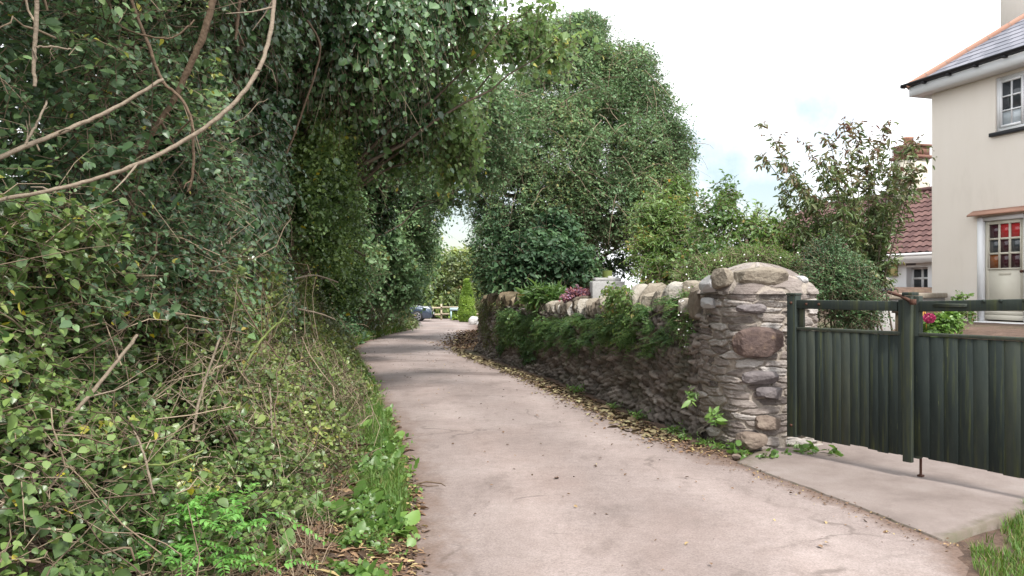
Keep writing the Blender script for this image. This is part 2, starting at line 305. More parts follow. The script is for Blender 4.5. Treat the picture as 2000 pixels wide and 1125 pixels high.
def lane_mat():
    m, N, Lk, b = nodes('pinkish worn lane'); b.inputs['Roughness'].default_value = .82; b.inputs['Specular IOR Level'].default_value = .35
    tc = N.new('ShaderNodeTexCoord').outputs['Object']
    e = N.new('ShaderNodeAttribute'); e.attribute_name = 'edge'
    base = ramp(N, Lk, noise(N, Lk, tc, .7, 7, .62), [(.25, (.190, .154, .143)), (.5, (.252, .208, .195)), (.75, (.31, .264, .25))])
    spk = ramp(N, Lk, noise(N, Lk, tc, 75, 4, .85), [(.30, (.5, .48, .47)), (.5, (1, 1, 1)), (.70, (1.4, 1.4, 1.4))])
    c = mixc(N, Lk, .75, base, spk, 'MULTIPLY')
    fine = ramp(N, Lk, noise(N, Lk, tc, 11, 8, .75), [(.3, (.82, .80, .78)), (.62, (1.08, 1.07, 1.07))])
    c = mixc(N, Lk, .8, c, fine, 'MULTIPLY')
    red = ramp(N, Lk, noise(N, Lk, tc, .5, 5, .6, (1, .45, 1)), [(.5, (0, 0, 0)), (.72, (1, 1, 1))])
    c = mixc(N, Lk, math_(N, Lk, 'MULTIPLY', red, .35), c, (.25, .17, .14))
    trk = N.new('ShaderNodeAttribute'); trk.attribute_name = 'track'
    tk_ = math_(N, Lk, 'MULTIPLY', trk.outputs['Fac'], noise(N, Lk, tc, 1.3, 6, .65))
    c = mixc(N, Lk, tk_, c, mixc(N, Lk, 1., c, (1.3, 1.3, 1.3), 'MULTIPLY'))
    vo = N.new('ShaderNodeTexVoronoi'); vo.feature = 'DISTANCE_TO_EDGE'; vo.inputs['Scale'].default_value = .55
    wv = N.new('ShaderNodeVectorMath'); wv.operation = 'MULTIPLY_ADD'; nc = N.new('ShaderNodeTexNoise'); nc.inputs['Scale'].default_value = 3; nc.inputs['Detail'].default_value = 6; Lk(tc, nc.inputs['Vector'])
    wv.inputs[1].default_value = (.5, .5, 0); Lk(nc.outputs['Color'], wv.inputs[0]); Lk(tc, wv.inputs[2]); Lk(wv.outputs[0], vo.inputs['Vector'])
    ck = math_(N, Lk, 'MULTIPLY', ramp(N, Lk, vo.outputs['Distance'], [(.003, (1, 1, 1)), (.011, (0, 0, 0))]), ramp(N, Lk, noise(N, Lk, tc, .8, 4, .6), [(.5, (0, 0, 0)), (.6, (1, 1, 1))]))
    c = mixc(N, Lk, math_(N, Lk, 'MULTIPLY', ck, .55), c, (.09, .07, .06))
    pat = ramp(N, Lk, noise(N, Lk, tc, 2.3, 8, .72, (1, .6, 1)), [(.36, (.78, .77, .76)), (.46, (1, 1, 1)), (.62, (1, 1, 1)), (.72, (1.14, 1.13, 1.12))])
    c = mixc(N, Lk, .8, c, pat, 'MULTIPLY')
    dn = noise(N, Lk, tc, 3.2, 8, .7)
    dirt = ramp(N, Lk, math_(N, Lk, 'ADD', e.outputs['Fac'], math_(N, Lk, 'MULTIPLY_ADD', dn, .9, -.45)), [(.08, (1, 1, 1)), (.42, (0, 0, 0))])
    c = mixc(N, Lk, math_(N, Lk, 'MULTIPLY', dirt, .88), c, ramp(N, Lk, noise(N, Lk, tc, 40, 5), [(.3, (.085, .055, .042)), (.7, (.19, .125, .095))]))
    damp_shade = ramp(N, Lk, noise(N, Lk, tc, 1.0, 6, .6, (.45, 1.1, 1)), [(.54, (1, 1, 1)), (.64, (.62, .60, .59))])  # tree shade and damp streaks, both painted into the far lane colour
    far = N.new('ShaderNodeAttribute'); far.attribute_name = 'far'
    c = mixc(N, Lk, far.outputs['Fac'], c, mixc(N, Lk, 1.0, c, damp_shade, 'MULTIPLY'))
    Lk(c, b.inputs['Base Color']); bumpn(N, Lk, b, noise(N, Lk, tc, 120, 6, .75), .45, .008)
    return m
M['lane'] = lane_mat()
def soil_mat():
    m, N, Lk, b = nodes('red brown soil'); b.inputs['Roughness'].default_value = .95
    tc = N.new('ShaderNodeTexCoord').outputs['Object']
    c = ramp(N, Lk, noise(N, Lk, tc, 6, 9, .75), [(.28, (.05, .032, .024)), (.5, (.12, .075, .055)), (.72, (.21, .135, .10))])
    g_ = ramp(N, Lk, noise(N, Lk, tc, .35, 5, .6), [(.52, (0, 0, 0)), (.64, (1, 1, 1))])
    c = mixc(N, Lk, math_(N, Lk, 'MULTIPLY', g_, .5), c, (.06, .085, .025))
    Lk(c, b.inputs['Base Color']); bumpn(N, Lk, b, noise(N, Lk, tc, 30, 8, .7), .9, .03); return m
M['soil'] = soil_mat()
def gate_mat():
    m, N, Lk, b = nodes('weathered dark green gate paint'); b.inputs['Roughness'].default_value = .72; b.inputs['Specular IOR Level'].default_value = .2
    tc = N.new('ShaderNodeTexCoord').outputs['Object']
    a = N.new('ShaderNodeAttribute'); a.attribute_name = 'rnd'
    base = ramp(N, Lk, math_(N, Lk, 'MULTIPLY_ADD', noise(N, Lk, tc, 7, 6, .6, (3, 3, .6)), .7, math_(N, Lk, 'ADD', a.outputs['Fac'], -.4)), [(0, (.018, .025, .024)), (.4, (.031, .041, .037)), (.7, (.045, .054, .045)), (1, (.07, .076, .055))])
    al = ramp(N, Lk, noise(N, Lk, tc, 6, 7, .65, (4, 4, .22)), [(.52, (0, 0, 0)), (.68, (1, 1, 1))])
    c = mixc(N, Lk, math_(N, Lk, 'MULTIPLY', al, .75), base, (.075, .085, .034))
    wn_ = ramp(N, Lk, noise(N, Lk, tc, 16, 6, .7, (6, 6, .35)), [(.66, (0, 0, 0)), (.72, (1, 1, 1))])
    c = mixc(N, Lk, math_(N, Lk, 'MULTIPLY', wn_, .6), c, (.22, .24, .12))
    Lk(c, b.inputs['Base Color']); bumpn(N, Lk, b, noise(N, Lk, tc, 30, 6, .7, (4, 4, .3)), .35, .006); return m
M['gate'] = gate_mat()
def apron_mat():
    m, N, Lk, b = nodes('old drive concrete'); b.inputs['Roughness'].default_value = .85
    tc = N.new('ShaderNodeTexCoord').outputs['Object']
    c = ramp(N, Lk, noise(N, Lk, tc, 1.6, 8, .65), [(.3, (.16, .127, .115)), (.5, (.23, .188, .172)), (.72, (.29, .248, .232))])
    c = mixc(N, Lk, .7, c, ramp(N, Lk, noise(N, Lk, tc, 130, 4, .75), [(.3, (.7, .7, .7)), (.7, (1.2, 1.2, 1.2))]), 'MULTIPLY')
    e = N.new('ShaderNodeAttribute'); e.attribute_name = 'edge'
    k = ramp(N, Lk, math_(N, Lk, 'ADD', e.outputs['Fac'], math_(N, Lk, 'MULTIPLY_ADD', noise(N, Lk, tc, 5, 7, .7), .8, -.4)), [(.05, (1, 1, 1)), (.3, (0, 0, 0))])
    c = mixc(N, Lk, math_(N, Lk, 'MULTIPLY', k, .8), c, ramp(N, Lk, noise(N, Lk, tc, 4, 6, .7), [(.4, (.125, .098, .075)), (.65, (.085, .085, .04))]))
    Lk(c, b.inputs['Base Color']); bumpn(N, Lk, b, noise(N, Lk, tc, 70, 7, .7), .5, .012); return m
M['apron'] = apron_mat()

# ------------------------------------------------------------------ the lie of the land
LP = np.array([(-9, .3), (0, -.2), (3, -.45), (4.3, -.58), (6.25, -.87), (8.4, -1.31), (12.3, -2.2), (17.8, -3.55), (21, -4.3), (24, -4.6), (28, -4.55), (33, -4.35), (37, -4.7), (40, -6.5), (41.5, -14), (48, -16)])
RP = np.array([(-9, 2.9), (3, 2.2), (4.2, 2.48), (4.75, 2.72), (5.5, 2.52), (6.9, 2.08), (8, 1.7), (10.2, 1.2), (13.4, .45), (16.3, -.42), (19.2, -1.2), (22.5, -1.7), (28, -1.75), (33, -1.6), (38, -1.8), (42, -2.2), (48, -2.6)])
def Lx(y): return np.interp(y, LP[:, 0], LP[:, 1])
def Rx(y): return np.interp(y, RP[:, 0], RP[:, 1])
def zl(y): return -np.maximum(0, np.asarray(y, float)-16)*.0105
def gz(x, y):
    x = np.asarray(x, float); y = np.asarray(y, float); s = Lx(y)-x; r = x-Rx(y)
    z = zl(y)-.06+.07*sm(-.10, .03, np.maximum(s, r))
    z = z-.05*sm(-.08, .0, r)*sm(4.55, 4.95, y)*sm(7.5, 6.9, y)
    z = z+.16*sm(.05, .6, s)+1.25*sm(.7, 2.6, s)*sm(46, 38, y)
    z = z+.93*sm(1.2, 7.5, r)*sm(45, 35, y)+.75*sm(.15, 1.4, r)*sm(20.2, 22, y)*sm(41, 36, y)
    return z
ys = np.concatenate([np.arange(-12, 2, .8), np.arange(2, 24, .16), np.arange(24, 50, .5), np.geomspace(50, 600, 24)])
xs = np.concatenate([-np.geomspace(400, 9, 18), np.arange(-8.8, 5.2, .13), np.geomspace(5.4, 400, 30)])
X, Y = np.meshgrid(xs, ys); Z = gz(X, Y)+.05*(fbm(np.stack([X*2, Y*2, X*0], -1), 3)-.5)*sm(.1, .5, np.maximum(Lx(Y)-X, X-Rx(Y)))
gm = Geo(); gm.grid(np.stack([X, Y, Z], -1)); ground = gm.build('ground', M['soil'], smooth=True); ground['kind'] = 'structure'
# lane
ly = np.concatenate([np.arange(-8, 24, .2), np.arange(24, 48.1, .4)]); tt = np.linspace(0, 1, 40)
l0, r0 = Lx(ly)-.05, Rx(ly)+.06
LXX = l0[:, None]+(r0-l0)[:, None]*tt; LYY = np.broadcast_to(ly[:, None], LXX.shape)
wob = .03*(fbm(np.stack([LYY*3, tt*0+LXX*0, LXX], -1), 5)-.5)
LZZ = zl(LYY)+.022*np.sin(np.pi*tt)[None]+.014*(sm(0, .15, tt)*sm(1, .85, tt))[None]*(fbm(np.stack([LXX*1.3, LYY*1.3, LXX*0], -1), 8)-.5)
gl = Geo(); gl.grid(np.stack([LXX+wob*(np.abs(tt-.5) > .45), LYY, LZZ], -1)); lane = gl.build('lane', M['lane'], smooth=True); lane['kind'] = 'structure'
def pattr(o, name, v):
    a = o.data.attributes.new(name, 'FLOAT', 'POINT'); a.data.foreach_set('value', np.asarray(v, np.float32).ravel())
wid = (r0-l0)[:, None]
pattr(lane, 'edge', np.minimum(tt[None]*wid*np.interp(ly, [3, 9, 12], [1.0, 1.0, 1.4])[:, None], (1-tt[None])*wid*np.where(ly < 7, 1.7, .95)[:, None]))
pattr(lane, 'track', np.broadcast_to(np.exp(-((tt-.28)/.09)**2)+np.exp(-((tt-.74)/.09)**2), LXX.shape))
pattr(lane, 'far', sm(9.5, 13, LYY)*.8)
# drive apron and drive
a_s = np.r_[0, np.linspace(0, 1, 60), 1]; b_s = np.r_[0, np.linspace(0, 1, 60)]
A0 = np.array([2.74, 4.85]); A1 = np.array([2.02, 7.02]); B0 = np.array([7.6, 8.0]); B1 = np.array([6.2, 12.4])
e0 = A0+(A1-A0)*a_s[:, None]; e0[:, 0] = Rx(e0[:, 1])+.02+.05*(fbm(np.stack([e0[:, 1]*6, e0[:, 1]*0, e0[:, 1]*0], -1), 6)-.5)*sm(0, .1, a_s); e1 = B0+(B1-B0)*a_s[:, None]
pts = e0[:, None]+(e1-e0)[:, None]*(b_s**1.5)[None, :, None]
az = .014+(np.maximum(gz(pts[..., 0], pts[..., 1])+.03, .03)-.014)*sm(0, .3, b_s)[None]+.012*sm(0, .2, b_s)[None]*(fbm(np.stack([pts[..., 0]*2, pts[..., 1]*2, pts[..., 0]*0], -1), 4)-.5)
az[0] -= .12; az[-1] -= .12; az[:, 0] -= .12
ga = Geo(); ga.grid(np.concatenate([pts, az[..., None]], -1)); apron = ga.build('drive', M['apron'], smooth=True); apron['kind'] = 'structure'
pattr(apron, 'edge', np.minimum(np.minimum((1-a_s)[:, None]*2.6+.04, .16+b_s[None]*11), .05+a_s[:, None]*6))

# ------------------------------------------------------------------ stone wall and gate pier
def worley(u, v, cu, cv, seed):
    row = np.floor(v/cv); best = np.full(u.shape, 9.); sec = np.full(u.shape, 9.); rid = np.zeros(u.shape)
    for dj in (-1, 0, 1):
        rj = row+dj; uu = u/cu+hsh(rj, rj*0+seed)*7; ci = np.floor(uu)
        for di in (-1, 0, 1):
            c = ci+di; px = c+.5+.75*(hsh(c, rj, c*0+seed)-.5); pv = rj+.5+.6*(hsh(c, rj, c*0+seed+9)-.5)
            d = (np.abs(uu-px)**2.6+np.abs((v/cv-pv)*.95)**2.6)**(1/2.6)
            idd = hsh(c, rj, c*0+seed+3); n = d < best
            sec = np.where(n, best, np.minimum(sec, d)); rid = np.where(n, idd, rid); best = np.where(n, d, best)
    return best, sec, rid
def stonefield(u, v, cu, cv, seed, jw, warp=.5, j0=0.):
    q = np.stack([u*4, v*6, u*0+seed], -1)
    u2 = u+cu*warp*(fbm(q, seed)-.5); v2 = v+cv*warp*2.0*(fbm(q*.7, seed+5)-.5)
    a, b, r = worley(u2, v2, cu, cv, seed); g_ = b-a
    return sm(j0, j0+jw, g_), 1-sm(j0+jw*.35, j0+jw, g_), r
WP = np.array([(2.12, 8.0), (1.63, 10.2), (.89, 13.4), (0.02, 16.3), (-.84, 20.0)])
def wall_top(s): return np.interp(s, [0, 1.5, 4, 6, 9, 12.6], [1.32, 1.34, 1.20, 1.16, 1.22, 1.12])
seg = np.r_[0, np.cumsum(np.linalg.norm(np.diff(WP, axis=0), axis=1))]; SL = seg[-1]
def wall_xy(s): return np.stack([np.interp(s, seg, WP[:, 0]), np.interp(s, seg, WP[:, 1])], -1)
def wall_n(s):
    d = wall_xy(np.clip(s+.4, 0, SL))-wall_xy(np.clip(s-.4, 0, SL)); d = nrmz(d); return np.stack([-d[..., 1], d[..., 0]], -1)   # towards the lane
stone_wall = empty('stone_wall', (*wall_xy(np.array(6.)), 0), 'low slaty stone garden wall with upright coping, draped in ferns, along the lane', 'wall')
su = np.arange(0, SL, .018); nv = 76; vv = np.linspace(0, 1, nv)
S, V = np.meshgrid(su, vv, indexing='ij'); H = wall_top(S)+.25; hz = -.25+H*V
fs, jt, rid = stonefield(S, hz+.12*np.sin(S*2.1), .21, .058, 2, .30, .9)
fs2, jt2, rid2 = stonefield(S, hz, .5, .17, 7, .2, .8)
disp = (.03+.05*rid)*fs+.05*(fs2*rid2)+.03*fbm(np.stack([S*9, hz*22, S*0], -1), 3)
lean = .06*(hz/1.3)-.09*sm(.25, 0, hz)
xy = wall_xy(S); nn = wall_n(S)
pos = np.concatenate([xy+nn*(disp-lean)[..., None], (hz+zl(xy[..., 1]))[..., None]], -1)
back = np.stack([np.concatenate([xy[:, -1]-nn[:, -1]*d_, (H[:, -1]-.25+zl(xy[:, -1, 1])+h_)[:, None]], -1) for d_, h_ in ((.2, .01), (.42, 0), (.45, -1.5))], 1)
gw = Geo(); gw.grid(np.concatenate([pos, back], 1))
wb = gw.build('masonry', M['wall']); keep(wb, stone_wall)
pattr(wb, 'tone', np.concatenate([.65*rid+.35*rid2, np.full((len(su), 3), .4)], 1)); pattr(wb, 'joint', np.concatenate([jt*.55, np.full((len(su), 3), .5)], 1))
def rock(name, size, M_, seed, m, parent, sub=3, rough=.16, sq=3.5, tone=None):
    bm = bmesh.new(); bmesh.ops.create_icosphere(bm, subdivisions=sub, radius=1); v = np.array([x.co[:] for x in bm.verts])
    k = (np.abs(v)**sq).sum(1)**(1/sq); v = v/k[:, None]
    v = v*(1+rough*1.6*(fbm(v*1.7+seed*3.1, seed)-.5)[:, None]); rg = np.random.default_rng(seed)
    for nrm in nrmz(rg.normal(size=(13, 3))):          # split faces
        h = v@nrm; lim = rg.uniform(.66, .92)*np.abs(h).max(); v = v-np.outer(np.maximum(0, h-lim), nrm)
    v = v+(rough*.5*(fbm(v*5+seed, seed)-.5)+.03*(vnoise(v*17+seed, seed)-.5))[:, None]*nrmz(v)
    v = v*np.asarray(size)*.5; v = M_(v)
    for x, c in zip(bm.verts, v): x.co = c
    me = bpy.data.meshes.new(name); bm.to_mesh(me); bm.free(); me.materials.append(m)
    a = me.attributes.new('rnd', 'FLOAT', 'FACE'); a.data.foreach_set('value', np.full(len(me.polygons), (seed*.618) % 1 if tone is None else tone, np.float32))
    o = bpy.data.objects.new(name, me); COL.objects.link(o)
    if parent: keep(o, parent)
    return o
rng = np.random.default_rng(5)
s = .35; k = 0
while s < SL-.1:
    near = s < 2.2; gapk = 2.3 < s < 3.3
    wdt = rng.uniform(.11, .24) if near else rng.uniform(.06, .12)
    hh = rng.uniform(.17, .34) if near else rng.uniform(.16, .28)
    if gapk: hh *= .6
    if s > 7.6: hh = rng.uniform(.22, .32); wdt = rng.uniform(.16, .3)
    p = wall_xy(np.array(s+wdt/2)); n_ = wall_n(np.array(s+wdt/2)); t_ = np.array([n_[1], -n_[0]])
    zc = float(wall_top(s)+zl(p[1])+hh*.36); tl = rng.normal(0, .20); off = rng.normal(0, .03)
    def Mx(v, p=p, n_=n_, t_=t_, zc=zc, tl=tl, off=off):
        x = v[:, 0]+v[:, 2]*tl; a = p+np.outer(x, t_)+np.outer(v[:, 1]+off-.17, n_); return np.c_[a, v[:, 2]+zc]
    rock('coping_stone', (wdt*1.12, .44, hh*1.35), Mx, k+3, M['mosscope'] if s > 7.6 else M['cope'], stone_wall, sub=3, rough=.22, sq=5, tone=rng.uniform(.25, .95)); k += 1
    s += wdt*(1.0 if not near else rng.uniform(1, 1.35))

# pier: rounded block of mortared courses
PC = np.array([2.56, 8.06]); PA, PB = .50, .49
pier = empty('gate_pier', (*PC, 0), 'broad mortared stone gate pier with rounded stone cap, green gate hung on it', 'pillar')
nth = 600; th = np.linspace(0, 2*np.pi, nth); ca, sa = np.cos(th), np.sin(th)
sx = np.sign(ca)*np.abs(ca)**.40*PA; sy = np.sign(sa)*np.abs(sa)**.40*PB
# even spacing round the outline
ac = np.r_[0, np.cumsum(np.hypot(np.diff(sx), np.diff(sy)))]; uu = np.linspace(0, ac[-1], nth); sx, sy = np.interp(uu, ac, sx), np.interp(uu, ac, sy)
def pier_shell(z0, z1, nz, cu, cv, seed, jw, inset, amp, capn=0):
    zz = np.linspace(z0, z1, nz); U, ZZ = np.meshgrid(uu, zz); f_, j_, r_ = stonefield(U, ZZ, cu, cv, seed, jw, .75, .10)
    # close the pattern round the back
    lam = fbm(np.stack([U*7, ZZ*46, U*0], -1), seed+1)-.5
    dsp = amp*(.25+.9*r_)*f_+.024*lam*f_+.012*(fbm(np.stack([U*30, ZZ*30, U*0], -1), seed)-.5)+.03*(fbm(np.stack([U*3, ZZ*3, U*0], -1), seed+7)-.5)
    sc = inset(zz)[:, None]; nx_, ny_ = np.sign(sx)*np.abs(sx/PA)**4/PA, np.sign(sy)*np.abs(sy/PB)**4/PB; nl = np.hypot(nx_, ny_)
    rot = .22; cr, sr = math.cos(rot), math.sin(rot)
    lx = sx*sc+nx_/nl*dsp; lyy = sy*sc+ny_/nl*dsp
    v = np.stack([PC[0]+lx*cr-lyy*sr, PC[1]+lx*sr+lyy*cr, ZZ], -1); return v, r_, j_
v, r_, j_ = pier_shell(-.12, 1.57, 260, .36, .074, 11, .07, lambda z: .97+.05*(.9-z)+.05*sm(.25, 0, z), .024)
gp = Geo(); gp.grid(v); pb_ = gp.build('masonry', M['pier']); keep(pb_, pier); pattr(pb_, 'tone', r_); pattr(pb_, 'joint', j_)
def capin(z):
    t = np.clip((z-1.54)/.33, 0, 1); return np.maximum(0, 1-t**1.55)**.62*.98+.002
v, r_, j_ = pier_shell(1.54, 1.87, 60, .36, .22, 23, .16, capin, .03)
gp = Geo(); gp.grid(v); pc_ = gp.build('cap', M['pier']); keep(pc_, pier); pattr(pc_, 'tone', .35+.5*r_); pattr(pc_, 'joint', j_*.8)
def at_px(px, py, d, yaw=0.):
    c = P(px, py, d); cy, sy_ = math.cos(yaw), math.sin(yaw)
    return lambda v: np.c_[c[0]+v[:, 0]*cy-v[:, 1]*sy_, c[1]+v[:, 0]*sy_+v[:, 1]*cy, c[2]+v[:, 2]]
for nm, q, sz, m_, yw, lb in (
    ('face_stone', (1480, 668, 7.50), (.50, .17, .30), 'redstone', .12, 'large red lichened block'),
    ('face_stone', (1486, 738, 7.50), (.40, .13, .13), 'bluestone', .12, 'blue grey block'),
    ('face_stone', (1500, 768, 7.50), (.30, .13, .12), 'bluestone', .12, None),
    ('face_stone', (1468, 862, 7.46), (.30, .2, .18), 'tanstone', .1, 'tan block at the foot'),
    ('face_stone', (1466, 603, 7.52), (.30, .12, .10), 'bluestone', .12, None),
    ('face_stone', (1500, 826, 7.49), (.25, .13, .14), 'tanstone', .1, None),
    ('cap_stone', (1482, 545, 7.72), (.60, .36, .24), 'pierc', .1, 'big rounded top stone'),
    ('cap_stone', (1410, 546, 7.80), (.15, .30, .22), 'cope', .3, None),
    ('cap_stone', (1556, 553, 7.85), (.18, .30, .14), 'whitestone', .1, 'pale corner stone'),
    ('cap_stone', (1384, 556, 7.98), (.13, .3, .19), 'whitestone', .2, 'white upright slab'),
    ('cap_stone', (1384, 592, 7.98), (.11, .26, .11), 'whitestone', .2, None)):
    mm = M['cope'] if m_ == 'pierc' else M[m_]
    o = rock(nm, sz, at_px(*q, yw), int(q[0]+q[1]), mm, pier, sub=4, rough=.14, sq=3.4, tone=.42)
    if lb: o['label'] = lb

# ------------------------------------------------------------------ gate
def gate_leaf(a, b, label, hang):
    a = np.array(a); b = np.array(b); ln = float(np.linalg.norm(b-a)); rz = math.atan2(b[1]-a[1], b[0]-a[0])
    g0 = empty('gate_leaf', (a[0], a[1], 0), label, 'gate', 'pair of green board gates', rz)
    def part(nm, lo, hi, m='gate', rnd=.45, bv=.005):
        q = Geo(); q.box(lo, hi, rnd); o = q.build(nm, M[m], g0); bevel(o, bv); return o
    return g0, ln, part
rng = np.random.default_rng(9)
def boards(g0, x0, x1, n, zb0, zb1, top0, top1, pitch):
    q = Geo(); wd = (x1-x0)/n
    for i in range(n):
        xa = x0+wd*i; xb = xa+wd+.012; f0 = (xa-x0)/(x1-x0); f1 = (xb-x0)/(x1-x0)
        zb = zb0+(zb1-zb0)*(f0+f1)/2+rng.uniform(-.012, .012); y0 = -.018-rng.uniform(0, .004); ti = .008; dx = rng.normal(0, .003)
        vb = np.array([[xa, y0-.002, zb], [xb, y0-ti, zb], [xb, y0+.004, zb], [xa, y0+.012, zb]], float)
        vt = vb.copy(); vt[:, 2] = top0+(top1-top0)*(f0+f1)/2; vt[:, 0] += dx*.4
        q.add(np.r_[vb, vt], q=[[0, 3, 2, 1], [4, 5, 6, 7], [0, 1, 5, 4], [1, 2, 6, 5], [2, 3, 7, 6], [3, 0, 4, 7]], rq=rng.uniform(.15, .8))
    o = q.build('board_panel', M['gate'], g0); bevel(o, .003, 1)
GA = (2.655, 7.36); GM = (3.30, 6.45); GB = (4.12, 5.30)
g1, ln1, part = gate_leaf(GA, GM, 'narrower dark green board gate hung on the stone pier', 0)
st_ = part('hanging_stile', (0, -.045, .19), (.095, .045, 1.53)); part('stile_cap', (-.006, -.05, 1.532), (.101, .05, 1.552), 'gate', .6)
part('top_rail', (.097, -.03, 1.405), (ln1-.06, .03, 1.488)); part('middle_rail', (.097, -.035, 1.205), (ln1-.03, .04, 1.232), 'gate', .85)
part('bottom_rail', (.097, .012, .32), (ln1-.03, .045, .42)); part('meeting_stile', (ln1-.05, -.03, .20), (ln1-.004, .045, 1.50))
part('brace', (.10, .0, 1.233), (.15, .03, 1.404), 'gate', .9)
boards(g1, .10, ln1-.06, 11, .205, .20, 1.203, 1.203, .1)
for x, z in ((.05, 1.46), (.05, .30), (.20, 1.45), (.33, 1.45)):
    q = Geo(); q.box((x-.011, -.056 if x < .1 else -.036, z-.011), (x+.011, -.03, z+.011)); q.build('bolt_head', M['rust'], g1)
g2, ln2, part = gate_leaf(GM, GB, 'wider dark green board gate with drop bolt, latch and small plate', 1)
ms = part('meeting_stile', (.004, -.062, .155), (.080, -.022, 1.535), 'gate', .6); part('stile_cap', (.0, -.066, 1.537), (.086, .05, 1.565), 'gate', .3)
part('inner_stile', (.05, -.02, .19), (.122, .045, 1.534), 'gate', .55)
q = Geo(); q.add([[.124, -.03, 1.405], [ln2, -.03, 1.45], [ln2, .03, 1.45], [.124, .03, 1.405], [.124, -.03, 1.492], [ln2, -.03, 1.537], [ln2, .03, 1.537], [.124, .03, 1.492]], q=[[0, 3, 2, 1], [4, 5, 6, 7], [0, 1, 5, 4], [1, 2, 6, 5], [2, 3, 7, 6], [3, 0, 4, 7]]); bevel(q.build('top_rail', M['gate'], g2))
part('middle_rail', (.124, -.035, 1.205), (ln2, .04, 1.232), 'gate', .85); part('bottom_rail', (.162, .012, .32), (ln2, .045, .42))
boards(g2, .084, ln2, 12, .205, .17, 1.203, 1.203, .1)
q = Geo(); q.box((.24, -.042, 1.447), (.50, -.032, 1.477), .7); q.box((.25, -.046, 1.453), (.49, -.0425, 1.456), .9); q.box((.25, -.046, 1.468), (.49, -.0425, 1.471), .9); q.build('name_plate', M['gate'], g2)
q = Geo(); q.tubes(np.array([[(.095, .06, .52), (.095, .06, .16), (.095, .06, .035)]]), np.full((1, 3), .011), sides=8); q.box((.06, .0465, .36), (.13, .075, .385)); q.box((.075, .04, .025), (.115, .08, .045)); q.build('drop_bolt', M['rust'], g2)
q = Geo(); q.tubes(np.array([[(-.16, .02, 1.565), (-.02, -.045, 1.535), (.10, -.085, 1.485)]]), np.full((1, 3), .015), sides=4); q.box((.085, -.10, 1.462), (.125, -.068, 1.508)); q.build('latch', M['rust'], g2)
for x in (.62, .74, .90, 1.1):
    q = Geo(); q.box((x-.011, -.043, 1.47+.03*x), (x+.011, -.0305, 1.492+.03*x)); q.build('bolt_head', M['gate'], g2)

# ------------------------------------------------------------------ roofs
def tiled_slope(q, o, a, u, n, wid, ln, l_in, r_in, ch, tw, amp, rng, thick=.006, wave=6):
    """courses of slates or tiles on one roof plane; o eave corner, a along the eave, u up the slope, n outward; l_in / r_in: inset per metre up"""
    for r in range(int(ln/ch)+1):
        b0 = r*ch; b1 = min(b0+ch*1.04, ln); xa, xb = l_in*b0, wid-r_in*b0
        if xb-xa < .05: break
        k0 = int(xa/tw)-1
        for i in range(k0, int(xb/tw)+2):
            c0 = i*tw+(.5*tw if r % 2 and not amp else 0); c1 = c0+tw-(.006 if not amp else 0); t0, t1 = max(c0, xa), min(c1, xb)
            if t1-t0 < .02: continue
            j = rng.uniform(0, .004); m_ = wave if amp else 2; s_ = np.linspace(t0, t1, m_)
            h = amp*(.5-.5*np.cos((s_-c0)/tw*2*np.pi)) if amp else 0*s_
            lo = o+np.outer(s_, a)+u*b0+np.outer(h+thick*1.6+j, n); hi = o+np.outer(s_, a)+u*b1+np.outer(h+.002, n); un = lo-n*(thick*1.2)
            rr = rng.uniform(.15, .9); q.grid(np.stack([lo, hi]), rr); q.grid(np.stack([un, lo]), rr*.5)  # lip faces toned darker: course shadow lines put into the tile colour

# ------------------------------------------------------------------ the cream house
HU = np.array([.29, -.957]); HRZ = math.atan2(HU[1], HU[0]); HB = .86
house = empty('cream_house', (8.84, 16.2, HB), 'two storey cream rendered house with grey slate hip roof beside the gate', 'house', None, HRZ)
HL, HW, HH = 9.0, 7.2, 4.84
def hbox(nm, boxes, m, parent=house, bv=0, rnd=.5):
    q = Geo()
    for lo, hi in boxes: q.box(lo, hi, rnd)
    o = q.build(nm, M[m], parent)
    if bv: bevel(o, bv)
    return o
wx0, wx1, wz0, wz1 = 1.50, 2.72, 3.72, 4.76; dx0, dx1, dz0, dz1 = 1.17, 2.17, .10, 2.10
q = Geo()
cx = [0, dx0, wx0, dx1, wx1, HL]; cz = [-1, dz0, dz1, wz0, wz1, HH]
for i in range(5):
    for j in range(5):
        x0, x1, z0, z1 = cx[i], cx[i+1], cz[j], cz[j+1]
        hole = (x0 >= dx0 and x1 <= dx1 and z0 >= dz0 and z1 <= dz1) or (x0 >= wx0 and x1 <= wx1 and z0 >= wz0 and z1 <= wz1)
        if not hole: q.add([[x0, 0, z0], [x1, 0, z0], [x1, 0, z1], [x0, 0, z1]], q=[[0, 1, 2, 3]])
for (x0, x1, z0, z1) in ((dx0, dx1, dz0, dz1), (wx0, wx1, wz0, wz1)):
    for a_, b_ in (((x0, z0), (x0, z1)), ((x0, z1), (x1, z1)), ((x1, z1), (x1, z0)), ((x1, z0), (x0, z0))):
        q.add([[a_[0], 0, a_[1]], [b_[0], 0, b_[1]], [b_[0], .12, b_[1]], [a_[0], .12, a_[1]]], q=[[0, 1, 2, 3]])
q.add([[0, 0, -1], [0, HW, -1], [0, HW, HH], [0, 0, HH]], q=[[0, 1, 2, 3]]); q.add([[HL, 0, -1], [HL, HW, -1], [HL, HW, HH], [HL, 0, HH]], q=[[0, 1, 2, 3]]); q.add([[0, HW, -1], [HL, HW, -1], [HL, HW, HH], [0, HW, HH]], q=[[0, 1, 2, 3]])
q.build('wall', M['render'], house)
OV = .28; zf = HH-.02
hbox('soffit', [((-OV, -OV, zf), (HL+OV, -.001, zf+.02)), ((-OV, 0, zf), (-.001, HW, zf+.02))], 'white')
